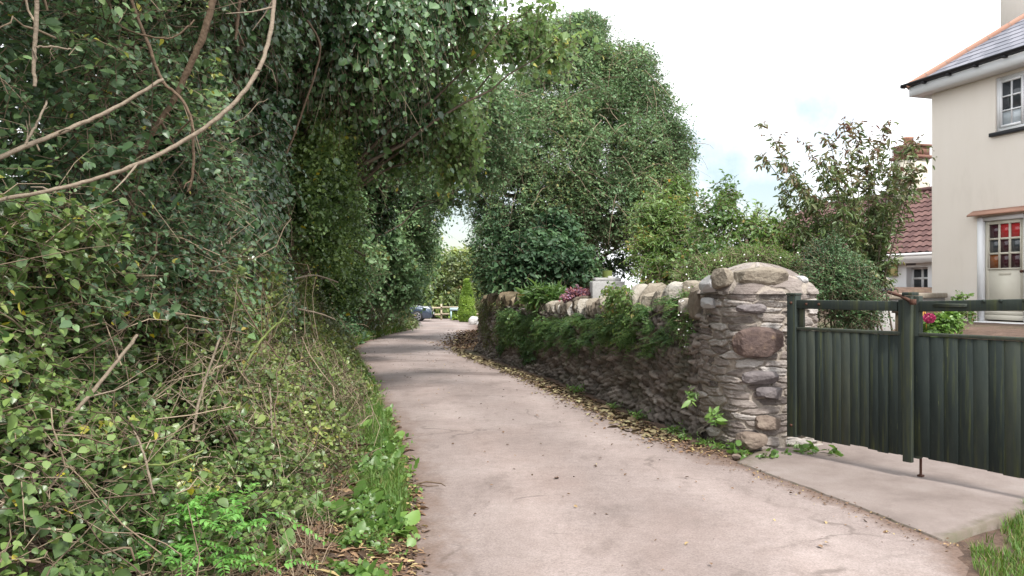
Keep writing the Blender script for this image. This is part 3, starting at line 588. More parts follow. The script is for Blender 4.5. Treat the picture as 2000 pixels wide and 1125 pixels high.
hbox('fascia', [((-OV-.02, -OV-.025, zf-.01), (HL+OV, -OV-.002, zf+.19)), ((-OV-.025, -OV-.001, zf-.01), (-OV-.002, HW+OV, zf+.19))], 'white')
q = Geo(); thg = np.linspace(-np.pi, 0, 9)
def gut(y, x0, x1): return np.stack([np.stack([np.full(9, x), y+.055*np.cos(thg), zf+.25+.055*np.sin(thg)], -1) for x in (x0, x1)])
q.grid(gut(-OV-.085, -OV-.13, HL+OV)); q.box((-OV-.14, -OV-.145, zf+.19), (-OV-.12, -OV-.025, zf+.255))
q.box((-OV-.14, -OV-.142, zf+.235), (HL+OV, -OV-.135, zf+.262))
for x in np.arange(.1, HL, .62): q.box((x, -OV-.12, zf+.165), (x+.07, -OV-.03, zf+.205))
thg2 = thg
q.grid(np.stack([np.stack([-OV-.085+.055*np.cos(thg2), np.full(9, y), zf+.25+.055*np.sin(thg2)], -1) for y in (-OV-.13, HW+OV)]))
q.build('gutter', M['black'], house)
pit = R(38); rl = HW/2+OV; rlen = rl/math.cos(pit); zr = zf+.2; rng = np.random.default_rng(12)
q = Geo(); rn = rl*math.tan(pit)
tiled_slope(q, np.array([-OV-.05, -OV-.05, zr]), np.array([1., 0, 0]), np.array([0, math.cos(pit), math.sin(pit)]), np.array([0, -math.sin(pit), math.cos(pit)]), HL+2*OV+.1, rlen, math.cos(pit), math.cos(pit), .205, .30, 0, rng)
e = [(-OV-.05, -OV-.05), (HL+OV+.05, -OV-.05), (HL+OV+.05, HW+OV+.05), (-OV-.05, HW+OV+.05)]; r1 = (-OV+rl, HW/2); r2 = (HL+OV-rl, HW/2)
q.add([[*e[0], zr-.01], [*e[1], zr-.01], [*e[2], zr], [*e[3], zr], [*r1, zr+rn-.01], [*r2, zr+rn-.01]], q=[[0, 1, 5, 4], [2, 3, 4, 5]], t=[[1, 2, 5], [3, 0, 4]])
roof = q.build('roof', M['slate'], house)
q = Geo(); qml = []; hd = np.array([r1[0]-e[0][0], r1[1]-e[0][1], rn]); hl_ = np.linalg.norm(hd); hd = hd/hl_; sdv = nrmz(np.cross(hd, [0, 0, 1])); upv = np.cross(sdv, hd)
nh = int(hl_/.42); ang = np.linspace(-.15*np.pi, 1.15*np.pi, 9)
for i in range(nh):
    c0 = np.array([*e[0], zr])+hd*(hl_*i/nh); c1 = np.array([*e[0], zr])+hd*(hl_*(i+1)/nh-.012)
    q.grid(np.stack([c+np.outer(np.cos(ang)*.115, sdv)+np.outer(np.sin(ang)*.085-.005, upv) for c in (c0, c1)]), rng.uniform(.2, .9))
    qm = Geo(); qml.append(qm); qm.grid(np.stack([c+np.outer(np.cos(ang)*.105, sdv)+np.outer(np.sin(ang)*.075-.005, upv) for c in (c1-hd*.03, c1+hd*.05)]))
q.box((r1[0], r1[1]-.1, zr+rn-.03), (r2[0], r1[1]+.1, zr+rn+.07)); q.build('hip_tile', M['hip'], roof); [qm.build('mortar_joint', M['mortar'], roof) for qm in qml]
hbox('chimney', [((.10, 1.75, 5.0), (.95, 2.75, 9.6)), ((.04, 1.69, 9.601), (1.01, 2.81, 9.78))], 'render')
# window
wnd = hbox('window', [((wx0, .03, wz0), (wx0+.07, .10, wz1)), ((wx1-.07, .03, wz0), (wx1, .10, wz1)), ((wx0+.07, .03, wz0), (wx1-.07, .10, wz0+.07)), ((wx0+.07, .03, wz1-.07), (wx1-.07, .10, wz1)), ((2.07, .028, wz0+.071), (2.15, .10, wz1-.071))], 'white')
def casement(x0, x1, z0, z1, nx, nz, parent, y=.012, bar=.024, fr=.045, m='white', nm='sash'):
    bx = [((x0, y, z0), (x0+fr, y+.05, z1)), ((x1-fr, y, z0), (x1, y+.05, z1)), ((x0+fr, y, z0), (x1-fr, y+.05, z0+fr)), ((x0+fr, y, z1-fr), (x1-fr, y+.05, z1))]
    for i in range(1, nx):
        c = x0+fr+(x1-x0-2*fr)*i/nx; bx.append(((c-bar/2, y+.008, z0+fr), (c+bar/2, y+.04, z1-fr)))
    for i in range(1, nz):
        c = z0+fr+(z1-z0-2*fr)*i/nz; bx.append(((x0+fr, y+.006, c-bar/2), (x1-fr, y+.042, c+bar/2)))
    return hbox(nm, bx, m, parent)
sz0, sz1 = wz0+.07, wz1-.07; h3 = (sz1-sz0-.09)/3
for x0, x1 in ((wx0+.07, 2.07), (2.15, wx1-.07)):
    casement(x0+.003, x1-.003, sz0+.003, sz1-.003, 2, 3, wnd)
    hbox('pane', [((x0+.03, .045, sz0+.045+h3), (x1-.03, .05, sz1-.03))], 'glass', wnd); hbox('pane', [((x0+.03, .045, sz0+.03), (x1-.03, .05, sz0+.045+h3))], 'blind', wnd)
hbox('window_sill', [((wx0-.09, -.07, wz0-.075), (wx1+.09, .06, wz0-.003))], 'black', bv=.008)
# door
dfr = hbox('door_frame', [((dx0-.045, -.03, dz0), (dx0+.075, .09, dz1+.02)), ((dx1-.07, -.02, dz0), (dx1+.05, .09, dz1+.02)), ((dx0+.075, -.02, dz1-.06), (dx1-.07, .09, dz1+.018))], 'white')
D0, D1, DZ0, DZ1 = dx0+.08, dx1-.075, dz0+.03, dz1-.065; G0, G1, GZ0, GZ1 = D0+.085, D1-.10, 1.12, DZ1-.07
door = hbox('door', [((D0, .035, DZ0), (G0, .08, DZ1)), ((G1, .035, DZ0), (D1, .08, DZ1)), ((G0, .035, DZ0), (G1, .08, GZ0)), ((G0, .035, GZ1), (G1, .08, DZ1)), ((D0-.0, .02, DZ0+.10), (D1, .034, DZ0+.17)), ((D0, .015, DZ0), (D1, .0345, DZ0+.095))], 'cream')
bx = []; gw_, gh_ = (G1-G0)/3, (GZ1-GZ0)/3
for i in (1, 2): bx += [((G0+gw_*i-.018, .028, GZ0), (G0+gw_*i+.018, .075, GZ1)), ((G0, .03, GZ0+gh_*i-.018), (G1, .073, GZ0+gh_*i+.018))]
for b_ in (((G0-.025, .02, GZ0-.025), (G1+.025, .0345, GZ0)), ((G0-.025, .02, GZ1), (G1+.025, .0345, GZ1+.025)), ((G0-.025, .02, GZ0), (G0, .0345, GZ1)), ((G1, .02, GZ0), (G1+.025, .0345, GZ1))): bx.append(b_)
hbox('glazing_bar', bx, 'cream', door)
kinds = [['amberglass', 'plumglass', 'plumglass'], ['glass', 'plumglass', 'glass'], ['plumglass', 'redglass', 'redglass']]
for j in range(3):
    for i in range(3): hbox('pane', [((G0+gw_*i+.005, .05, GZ0+gh_*j+.005), (G0+gw_*(i+1)-.005, .055, GZ0+gh_*(j+1)-.005))], kinds[j][i], door)
hbox('letter_plate', [(((D0+D1)/2-.13, .028, .99), ((D0+D1)/2+.13, .0345, 1.04))], 'cream', door, .004)
q = Geo(); q.lathe([(0, 0), (.022, 0), (.018, .02), (.03, .035), (.03, .05), (0, .06)], (0, 0, 0), 12); o = q.build('door_knob', M['rust'], door); o.rotation_euler = (R(90), 0, 0); o.location = (D1-.05, .035, 1.05)
hbox('wall_lantern', [((dx1+.06, -.12, .80), (dx1+.16, -.02, 1.02)), ((dx1+.03, -.14, 1.021), (dx1+.19, -.0, 1.07)), ((dx1+.10, -.02, .98), (dx1+.12, -.001, 1.16)), ((dx1+.085, -.095, .76), (dx1+.135, -.045, .799))], 'black')
q = Geo(); q.add([[dx0-.17, -.16, 2.14], [dx1+.2, -.16, 2.14], [dx1+.2, -.002, 2.23], [dx0-.17, -.002, 2.23], [dx0-.17, -.16, 2.17], [dx1+.2, -.16, 2.17], [dx1+.2, -.002, 2.26], [dx0-.17, -.002, 2.26]], q=[[0, 3, 2, 1], [4, 5, 6, 7], [0, 1, 5, 4], [1, 2, 6, 5], [2, 3, 7, 6], [3, 0, 4, 7]]); q.build('door_hood', M['hip'], house)
hbox('threshold', [((dx0-.02, -.28, .02), (dx1+.1, .05, .095))], 'white', bv=.01)
hbox('door_step', [((dx0-.12, -.75, -.5), (dx1+.3, -.002, -.05)), ((dx0-.1, -.32, -.05), (dx1+.2, -.002, .018))], 'brick', bv=.01)

# ------------------------------------------------------------------ the white bungalow behind
bung = empty('white_bungalow', (10.38, 28.4, .8), 'white bungalow with dark red pantile roof half hidden behind the tall shrub', 'house', None, HRZ)
BO = -5.6                                # local x of the far hip corner; the near end is behind the cream house
BL, BW, BH = 14.6, 5.64, 1.72
def bbox(nm, boxes, m, bv=0): return hbox(nm, boxes, m, bung, bv)
q = Geo(); bx0, bx1, bz0, bz1 = 5.35, 6.15, .55, 1.42
q2 = [0+BO, 3.2, 4.4, bx0, bx1, BO+BL]; z2 = [-.9, .55, 1.36, 1.42, BH]
for i in range(5):
    for j in range(4):
        x0, x1, z0, z1 = q2[i], q2[i+1], z2[j], z2[j+1]
        if (i == 1 and j == 1) or (i == 3 and j in (1, 2)): continue
        q.add([[x0, 0, z0], [x1, 0, z0], [x1, 0, z1], [x0, 0, z1]], q=[[0, 1, 2, 3]])
for x in (BO, BO+BL): q.add([[x, 0, -.9], [x, BW, -.9], [x, BW, BH], [x, 0, BH]], q=[[0, 1, 2, 3]])
for x0, x1, z0, z1 in ((3.2, 4.4, .55, 1.36), (bx0, bx1, .55, 1.42)):
    for x in (x0, x1): q.add([[x, 0, z0], [x, .35, z0], [x, .35, z1], [x, 0, z1]], q=[[0, 1, 2, 3]])
    for z in (z0, z1): q.add([[x0, 0, z], [x1, 0, z], [x1, .35, z], [x0, .35, z]], q=[[0, 1, 2, 3]])
q.build('wall', M['white'], bung)
bbox('gutter', [((BO-.4, -.36, BH+.02), (BO+BL, -.25, BH+.11))], 'white'); bbox('fascia', [((BO-.3, -.249, BH-.18), (BO+BL, -.22, BH+.10)), ((BO-.3, -.219, BH-.16), (BO+BL, -.002, BH-.14))], 'white')
wn1 = bbox('window', [((bx0, .20, bz0), (bx1, .26, bz0+.06)), ((bx0, .2, bz1-.06), (bx1, .26, bz1)), ((bx0, .2, bz0+.06), (bx0+.06, .26, bz1-.06)), ((bx1-.06, .2, bz0+.06), (bx1, .26, bz1-.06)), ((bx0+.37, .2, bz0+.06), (bx0+.43, .26, bz1-.06)), ((bx0+.06, .198, 1.06), (bx1-.06, .258, 1.12))], 'white')
hbox('pane', [((bx0+.05, .235, bz0+.05), (bx1-.05, .24, bz1-.05))], 'glass', wn1)
wn2 = bbox('window', [((3.2, .2, 1.30), (4.4, .26, 1.36)), ((3.2, .2, .55), (3.27, .26, 1.30)), ((4.33, .2, .55), (4.4, .26, 1.3)), ((3.27, .2, .9), (4.33, .26, .95))], 'white'); hbox('pane', [((3.25, .235, .55), (4.35, .24, 1.31))], 'glass', wn2)
bbox('vent', [((bx0+.0, -.012, 1.48), (bx0+.36, -.001, 1.53))], 'slate'); bbox('meter_box', [((4.72, -.13, 1.18), (5.02, -.002, 1.55))], 'plastic', .01)
bp = R(36); bl = (BW/2+.32)/math.cos(bp); q = Geo(); zb = BH+.1
tiled_slope(q, np.array([BO-.3, -.32, zb]), np.array([1., 0, 0]), np.array([0, math.cos(bp), math.sin(bp)]), np.array([0, -math.sin(bp), math.cos(bp)]), BL+.3, bl, math.cos(bp), 0, .30, .25, .045, rng, .02)
rr_ = (BW/2+.32); q.add([[BO-.3, -.32, zb-.02], [BO+BL, -.32, zb-.02], [BO+BL, BW/2, zb+rr_*math.tan(bp)], [BO-.3+rr_, BW/2, zb+rr_*math.tan(bp)], [BO-.3, BW+.32, zb], [BO+BL, BW+.32, zb]], q=[[0, 1, 2, 3], [5, 4, 3, 2]], t=[[4, 0, 3]])
broof = q.build('roof', M['redtile'], bung)
q = Geo(); q.box((BO-.3+rr_, BW/2-.13, zb+rr_*math.tan(bp)-.03), (BO+BL, BW/2+.13, zb+rr_*math.tan(bp)+.10), .5); q.build('ridge_tile', M['redtile'], broof)
ch = bbox('chimney', [((2.2, BW/2-.35, 3.3), (3.0, BW/2+.45, 5.25))], 'cream'); chx = 2.6
hbox('chimney_top', [((2.12, BW/2-.43, 5.251), (3.08, BW/2+.53, 5.36)), ((2.2, BW/2-.35, 5.361), (3.0, BW/2+.45, 5.66)), ((2.14, BW/2-.41, 5.661), (3.06, BW/2+.51, 5.74))], 'brick', ch)
q = Geo(); q.lathe([(.15, 0), (.14, .22), (.18, .26), (.18, .32), (.11, .32), (.11, .05)], (chx-.15, BW/2+.05, 5.741), 14); q.build('chimney_pot', M['hip'], ch)

# ------------------------------------------------------------------ foliage machinery
def sprays(gl_, rng, o, d, ln, K, L, W, droop=.3, spread=.9, up=.7, tone=None, gt=None, tr=.003, fold=.22, curl=.15, hang=.15, out=None, ow=.35, var=.3, along=.5, w2=.85, wide=(.32, .72), pair=False, fine=False):
    N = len(o); d = nrmz(d); ln = np.broadcast_to(ln, (N,)); z = np.array([0, 0, 1.])
    t = (np.arange(K)[None]+.6+rng.uniform(-.3, .3, (N, K))*(0 if pair else 1))/K
    if pair: t = np.repeat(t[:, ::2], 2, 1)[:, :K]
    p = o[:, None]+d[:, None]*(ln[:, None]*t)[..., None]-z*(droop*ln[:, None]*t**2)[..., None]
    tan = nrmz(d[:, None]-z*(2*droop*t)[..., None])
    a = nrmz(np.cross(tan, z+.15*rng.normal(size=(N, 1, 3)))); b = np.cross(tan, a)
    ang = (np.arange(K) % 2)[None]*np.pi+rng.normal(0, .2 if pair else .7, (N, K))
    rad = a*np.cos(ang)[..., None]+b*np.sin(ang)[..., None]
    ld = nrmz(tan*along+rad*spread+rng.normal(0, .12 if pair else .3, (N, K, 3))-z*hang)
    on = 0 if out is None else out[:, None]*ow
    ln_ = nrmz(z*up+on+rng.normal(0, .15 if pair else .55, (N, K, 3)))
    sc = np.exp(rng.normal(0, var, (N, K)))*(1-.25*t)
    tn = rng.uniform(size=(N, 1)) if tone is None else tone[:, None]
    r = np.clip(.5*tn+.5*rng.uniform(size=(N, K)), 0, .97); r = np.where(rng.uniform(size=r.shape) < .008, 1., r)
    gl_.leaves(p.reshape(-1, 3), ld.reshape(-1, 3), ln_.reshape(-1, 3), (L*sc).ravel(), (W*sc).ravel(), r.ravel(), fold, curl, wide, w2, fine)
    if gt is not None:
        tq = np.array([0, .5, 1.])[None]; pp = o[:, None]+d[:, None]*(ln[:, None]*tq)[..., None]-z*(droop*ln[:, None]*tq**2)[..., None]
        gt.tubes(pp, np.broadcast_to(np.array([tr*1.3, tr, tr*.5]), (N, 3)), rng.uniform(size=N), 3)
def lobe(px, py, d, rx, ry, rd=None):
    c = P(px, py, d); a, b = rx*d/F, ry*d/F; return (*c, a, rd if rd else (a+b)/2*.9, b)
def lobe_points(rng, lobes, n, inner=.3, back=.35, lump=.22, seed=0, shell=.35):
    lb = np.array(lobes); ar = (lb[:, 3]*lb[:, 5])**.85; idx = rng.choice(len(lb), n*2, p=ar/ar.sum()); c = lb[idx]
    v = nrmz(rng.normal(size=(n*2, 3))); r = 1-shell*rng.uniform(size=n*2)**1.6
    inn = rng.uniform(size=n*2) < inner; r = np.where(inn, rng.uniform(.4, .8, n*2), r)
    lmp = 1+lump*2*(fbm(v*1.9+c[:, :3]*.7, seed, 2)-.5); p = c[:, :3]+v*c[:, 3:]*(r*lmp)[:, None]; o = nrmz(v/c[:, 3:])
    toc = nrmz(np.array([0, 0, EYE])-p); ok = ((o*toc).sum(1) > -.25) | (rng.uniform(size=n*2) < back)
    for j in range(len(lb)):
        q_ = (((p-lb[j, :3])/lb[j, 3:])**2).sum(1); ok &= (idx == j) | (q_ > .42) | (rng.uniform(size=n*2) < .15)
    ok &= p[:, 2] > gz(p[:, 0], p[:, 1])-.05
    return p[ok][:n], o[ok][:n]
def clump_tone(p, s, f=1.6): return np.clip((fbm(p*f, s, 2)-.5)*2.2+.5, 0, 1)
def limb_path(a, b, rng, n=9, sag=.0, j=.06):
    a, b = np.array(a, float), np.array(b, float); t = np.linspace(0, 1, n)[:, None]; l = np.linalg.norm(b-a)
    w_ = np.cumsum(rng.normal(0, j*l/n**.5, (n, 3)), 0); w_ -= w_[-1]*t
    return a+(b-a)*t+w_+np.array([0, 0, 1.])*sag*l*(t*(1-t))
def trunk_limbs(g_, rng, base, tips, r0=.18, fork=.45, n=9, j=.06):
    """tapered trunk from base, forking to the lobe centres"""
    base = np.array(base, float); top = np.mean(tips, 0); fk = base+(top-base)*fork
    p = limb_path(base, fk, rng, n, 0, j*.6); g_.tubes(p[None], np.linspace(r0, r0*.7, n)[None], .5, 9)
    for tpt in tips:
        p = limb_path(fk, tpt, rng, n, .08, j); g_.tubes(p[None], np.linspace(r0*.55, r0*.12, n)[None], rng.uniform(.3, .8), 6)
def plant_lobes(name, label, cat, lobes, m, seed, n, K, L, W, ln=.45, base=None, r0=.12, group=None, twigs=True, leafpart='foliage', trunkpart='trunk', mixd=(.9, .25), clumpf=1.4, trunk=True, extra=None, **kw):
    rng = np.random.default_rng(seed); lb = np.array(lobes)
    if base is None: base = (lb[:, 0].mean(), lb[:, 1].mean())
    bz = float(gz(base[0], base[1]))
    root = empty(name, (base[0], base[1], bz), label, cat, group)
    inner = kw.pop('inner', .3); back = kw.pop('back', .35); lump = kw.pop('lump', .22); shell = kw.pop('shell', .35)
    p, o = lobe_points(rng, lobes, n, inner, back, lump, seed, shell)
    # leave uneven holes in the crown
    keep_ = fbm(p*kw.pop('holef', 1.1)+seed, seed+4, 2) > kw.pop('hole', .36); p, o = p[keep_], o[keep_]
    d = o*mixd[0]+rng.normal(0, .45, p.shape)+np.array([0, 0, mixd[1]])
    gl_ = Geo(); gt = Geo() if twigs else None
    lnv = ln*np.exp(rng.normal(0, .3, len(p)))
    sprays(gl_, rng, p-nrmz(d)*lnv[:, None]*.5, d, lnv, K, L, W, tone=clump_tone(p, seed+2, clumpf), gt=gt, out=o, **kw)
    keep(gl_.build(leafpart, m), root)
    gtr = Geo()
    if trunk:
        tips = lb[:, :3][np.argsort(-lb[:, 3])[:9]]; trunk_limbs(gtr, rng, (base[0], base[1], bz-.1), tips, r0)
    if trunk: keep(gtr.build(trunkpart, M['bark'], smooth=True), root)
    if gt is not None: keep(gt.build('twig_growth', M['dry']), root)
    return root

# ------------------------------------------------------------------ hedge bank on the left
def face_off(y, z):
    b = np.interp(y, [0, 3, 5, 8, 12, 16, 20, 28, 40], [1.15, 1.1, 1.02, .95, .85, .80, .75, .6, .5])
    return b+.32*sm(.3, 1.6, z)-.1*sm(1.8, 3, z)-.9*sm(3.4, 5.5, z)-np.interp(y, [3, 5.5, 7.5, 30], [.2, .3, .55, .5])*sm(1.1, .15, z)
def hedge_points(rng, n, y0, y1, z0, z1, depth=.6, seed=0, feather=.35, pw=1.5):
    y = rng.uniform(y0-feather, y1+feather, n*2); z = rng.uniform(z0-feather*.6, z1+feather*.6, n*2)
    ok = ((y-y0)/feather+1 > 2*rng.uniform(size=n*2)) & ((y1-y)/feather+1 > 2*rng.uniform(size=n*2)); y, z = y[ok][:n], z[ok][:n]
    dp = depth*rng.uniform(size=len(y))**pw
    bl_ = .42*(fbm(np.stack([y*.9, z*.9, y*0], -1), seed, 3)-.5)*1.6
    x = Lx(y)-face_off(y, z)-dp+bl_; z = z+gz(x, y)*(z < .8)*.6+zl(y)
    o = nrmz(np.stack([np.ones_like(y), -.35*np.ones_like(y), .25+.5*sm(1.2, .2, z)], -1)); return np.stack([x, y, z], -1), o, dp
def hedge_stems(g_, rng, n, y0, y1, z0, z1, r=(.003, .007), lmin=.5, lmax=1.5, depth=.45, vert=.7, out_=.0, npt=7):
    p0, o, _ = hedge_points(rng, n, y0, y1, z0, z1, depth, 3); n = len(p0)
    d = nrmz(np.stack([rng.normal(out_, .35, n), rng.normal(0, .6, n), np.abs(rng.normal(vert, .5, n))], -1)); ln = lmin+(lmax-lmin)*rng.uniform(size=n)**2
    t = np.linspace(0, 1, npt); bend = rng.normal(0, .3, (n, 1, 3))+np.array([.12, 0, -.25])
    kink = np.cumsum(rng.normal(0, .028, (n, npt, 3)), 1)
    p = p0[:, None]-d[:, None]*(ln*.4)[:, None, None]+d[:, None]*(ln[:, None]*t)[..., None]+bend*(ln[:, None]*t**2)[..., None]*.6+kink
    lim = Lx(p[..., 1])-face_off(p[..., 1], p[..., 2])+.16+.25*rng.uniform(size=(n, 1)); p[..., 0] -= .85*np.maximum(0, p[..., 0]-lim)
    rr = rng.uniform(*r, n)*np.exp(rng.normal(0, .25, n)); g_.tubes(p, rr[:, None]*np.linspace(1.2, .5, npt), rng.uniform(size=n), 4)
def hedge_bush(name, label, seed, y0, y1, z0, z1, m, n, K, L, W, ln, depth=.6, stems=120, trunks=(), group=None, cat='shrub', smat='dry', st=None, ivy=False, inner=.5, **kw):
    rng = np.random.default_rng(seed); yc = (y0+y1)/2; xb = float(Lx(yc))-1.7
    root = empty(name, (xb, yc, float(gz(xb, yc))), label, cat, group)
    p, o, dp = hedge_points(rng, n, y0, y1, z0, z1, depth, seed)
    hole = fbm(p*1.5+seed*1.7, seed+4, 2)+rng.uniform(-.08, .08, len(p)) > kw.pop('hole', .36); p, o, dp = p[hole], o[hole], dp[hole]
    d = o*.8+rng.normal(0, .5, p.shape)+np.array([0, 0, kw.pop('rise', .25)])
    gl_ = Geo(); gt = Geo(); lnv = ln*np.exp(rng.normal(0, .35, len(p)))
    sprays(gl_, rng, p-nrmz(d)*lnv[:, None]*.5, d, lnv, K, L, W, tone=clump_tone(p, seed+2, 1.8), gt=gt, tr=.0022, out=o, **kw)
    # larger leaves deep inside, toned darker to deepen the hedge's inner shade
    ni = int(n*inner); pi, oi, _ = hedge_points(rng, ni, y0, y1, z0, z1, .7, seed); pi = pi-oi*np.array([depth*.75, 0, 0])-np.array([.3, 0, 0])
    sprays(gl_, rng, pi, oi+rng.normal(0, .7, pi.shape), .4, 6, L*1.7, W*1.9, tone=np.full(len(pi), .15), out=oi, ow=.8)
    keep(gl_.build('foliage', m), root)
    if stems: hedge_stems(gt, rng, stems, y0, y1, max(z0, .1), z1, **(st or {}))
    keep(gt.build('stem_growth', M[smat]), root)
    if trunks:
        gk = Geo()
        for pth, r_a, r_b in trunks:
            pth = np.array(pth, float); tq = np.linspace(0, len(pth)-1, 14); pf = np.stack([np.interp(tq, np.arange(len(pth)), pth[:, i]) for i in range(3)], -1)
            pf[1:-1] += np.random.default_rng(seed+1).normal(0, .02, (12, 3)); gk.tubes(pf[None], np.linspace(r_a, r_b, 14)[None], .5, 8)
        keep(gk.build('trunk', M['bark'], smooth=True), root)
    return root
def tk(px0, py0, px1, py1, d0, d1): return [P(px0, py0, d0), P(px0*.6+px1*.4+6, py0*.6+py1*.4, d0*.6+d1*.4), P(px1, py1, d1)]
bush_a = hedge_bush('bramble_bush', 'tangled bramble bush with round leaflets low on the hedge bank nearest the viewer', 101, 1.6, 4.9, .15, 1.75, M['bramble'], 8000, 7, .041, .031, .27, stems=440, group='shrubs in the hedge bank',
    st=dict(depth=.3, r=(.0014, .0036), lmin=.18, lmax=1.3, vert=.5), fine=True, var=.33, hole=.44, inner=.3)
bush_b = hedge_bush('dog_rose_bush', 'tall loose shrub crossed by bare arching canes above the brambles', 102, 1.8, 5.4, 1.7, 4.6, M['rose'], 6200, 8, .040, .026, .30, stems=170, group='shrubs in the hedge bank',
    st=dict(r=(.0016, .0045), lmin=.3, lmax=1.6, vert=.5), fine=True, var=.33, hole=.46, depth=.8, inner=.55, trunks=[(tk(300, 700, 235, 330, 4.9, 4.6), .035, .02), (tk(110, 720, 150, 250, 4.2, 4.0), .03, .015)])
bush_c = hedge_bush('hazel_thicket', 'twiggy thicket of thin dry stems with sparse leaves above the verge', 103, 4.7, 9.2, .1, 1.75, M['hedge'], 6200, 7, .040, .027, .25, stems=880, group='shrubs in the hedge bank',
    st=dict(r=(.0016, .0048), lmin=.15, lmax=1.3, vert=.45, depth=.25), fine=True, var=.33, hole=.36, inner=.4)
ivy_t = hedge_bush('ivy_clad_tree', 'old hedge tree smothered in glossy dark ivy, trunk half showing', 104, 5.2, 9.4, 1.6, 5.6, M['ivy'], 6400, 7, .062, .056, .32, stems=140, cat='tree', group='trees in the hedge bank',
    st=dict(r=(.002, .006), lmin=.3, lmax=1.3, vert=.3), hole=.36, depth=.7, hang=.7, ow=1.0, up=.35, droop=.6, rise=-.1, var=.25, wide=(.25, .55), w2=.7,
    trunks=[(tk(455, 640, 500, -60, 8.4, 8.2), .09, .07), (tk(590, 60, 660, -40, 8.3, 8.0), .045, .03), (tk(420, 640, 470, 60, 6.6, 6.2), .045, .03)])
bush_d = hedge_bush('privet_hedge', 'mid green hedge with pale broken twigs between ivy tree and lane bend', 105, 8.9, 13.6, .1, 4.4, M['hedge'], 7800, 7, .056, .037, .34, stems=420, group='shrubs in the hedge bank',
    st=dict(r=(.002, .0065), lmin=.2, lmax=1.2, vert=.4, depth=.3), hole=.34)
bush_e = hedge_bush('hawthorn_hedge', 'yellow green thorn hedge at the turn of the lane', 106, 13.2, 19.4, .1, 4.6, M['thorn'], 7500, 7, .075, .05, .40, stems=420, group='shrubs in the hedge bank', st=dict(r=(.003, .007), lmin=.2, lmax=1.2), hole=.33)
for nm, lb_, sd_, y0, y1, z1, m_, L_, W_, n_ in (
    ('elder_hedge', 'dark shaded hedge growth just past the bend', 107, 18.8, 25.5, 4.4, 'laurel', .11, .07, 4200),
    ('bracken_hedge', 'hedge growth with brown bracken past the dark elder', 108, 25, 31.5, 4.2, 'thorn', .11, .06, 3600),
    ('thorn_hedge', 'pale dry twiggy hedge beside the parked car', 109, 31, 37.6, 4.0, 'thorn', .12, .07, 3600)):
    hedge_bush(nm, lb_, sd_, y0, y1, .1, z1, M[m_], n_, 7, L_, W_, .55, depth=.8, stems=260, group='shrubs in the hedge bank', st=dict(r=(.007, .013), lmin=.6, lmax=1.8), hole=.30, inner=.3)

# bare canes that stand out against the leaves
def cane(pts, r, m, parent, d0, d1, label=None, nm='bare_cane'):
    pts = np.array(pts, float); n = len(pts); dd = np.linspace(d0, d1, n); p = np.array([P(a, b, d) for (a, b), d in zip(pts, dd)])
    tq = np.linspace(0, n-1, 6*n); i = np.clip(tq.astype(int), 0, n-2); f = (tq-i)[:, None]
    p0 = p[np.maximum(i-1, 0)]; p1 = p[i]; p2 = p[i+1]; p3 = p[np.minimum(i+2, n-1)]
    c = .5*((2*p1)+(-p0+p2)*f+(2*p0-5*p1+4*p2-p3)*f**2+(-p0+3*p1-3*p2+p3)*f**3)
    c += .0013*np.random.default_rng(int(pts.sum()) % 9999).normal(size=c.shape)
    g_ = Geo(); rad = r*np.linspace(1, .72, len(c)); rad[::7] *= 1.12; g_.tubes(c[None], rad[None], .5, 8)
    rs = np.random.default_rng(int(abs(pts).sum()) % 997)
    for i in rs.choice(len(c)-3, max(2, len(c)//9), replace=False):
        dv = nrmz(c[i+1]-c[i]+rs.normal(0, .012, 3))+rs.normal(0, .5, 3); l_ = rs.uniform(.02, .16)*min(1, r/.008); e_ = c[i]+dv*l_
        g_.tubes(np.array([[c[i], c[i]*.5+e_*.5+rs.normal(0, .006, 3), e_]]), np.array([[r*.5, r*.33, r*.18]]), .5, 5)
    o = g_.build(nm, M[m], smooth=True); keep(o, parent)
    if label: o['label'] = label
cane([(536, -40), (530, 55), (503, 140), (440, 218), (350, 281), (280, 316), (180, 352), (90, 374), (-30, 396)], .0098, 'cane', bush_b, 3.5, 2.7, 'long pale cane sweeping down across the hedge')
cane([(-40, 328), (60, 282), (130, 254), (220, 213), (318, 155)], .0098, 'cane', bush_b, 2.8, 3.3, 'straight pale cane rising to the right')
cane([(425, -30), (395, 75), (365, 140), (340, 195), (300, 255), (250, 345)], .019, 'browncane', bush_b, 4.0, 4.1, 'thick brown stem')
cane([(72, -30), (70, 60), (66, 110), (69, 170)], .0085, 'cane', bush_b, 2.75, 2.75); cane([(71, 92), (105, 92), (138, 97)], .004, 'cane', bush_b, 2.75, 2.8)
cane([(50, 282), (72, 240), (92, 196)], .005, 'cane', bush_b, 2.8, 2.85)
cane([(248, -20), (290, 88), (318, 160), (352, 192), (374, 238), (377, 330), (368, 375)], .009, 'browncane', bush_b, 3.7, 3.8)
cane([(470, -20), (460, 78)], .013, 'browncane', ivy_t, 5.2, 5.2); cane([(215, 10), (240, 55), (330, 75), (380, 40)], .005, 'browncane', bush_b, 3.6, 3.7)
cane([(600, 40), (625, 100), (590, 220), (560, 300)], .010, 'browncane', ivy_t, 6.4, 6.6)
cane([(60, 950), (105, 860), (200, 742), (268, 655)], .010, 'cane', bush_a, 2.9, 3.4); cane([(300, 965), (278, 880), (250, 815)], .006, 'cane', bush_a, 3.3, 3.4)
cane([(-20, 832), (60, 838), (130, 845), (215, 870)], .004, 'browncane', bush_a, 2.6, 3.0); cane([(376, 845), (395, 760), (430, 660)], .008, 'cane', bush_a, 4.0, 4.2)
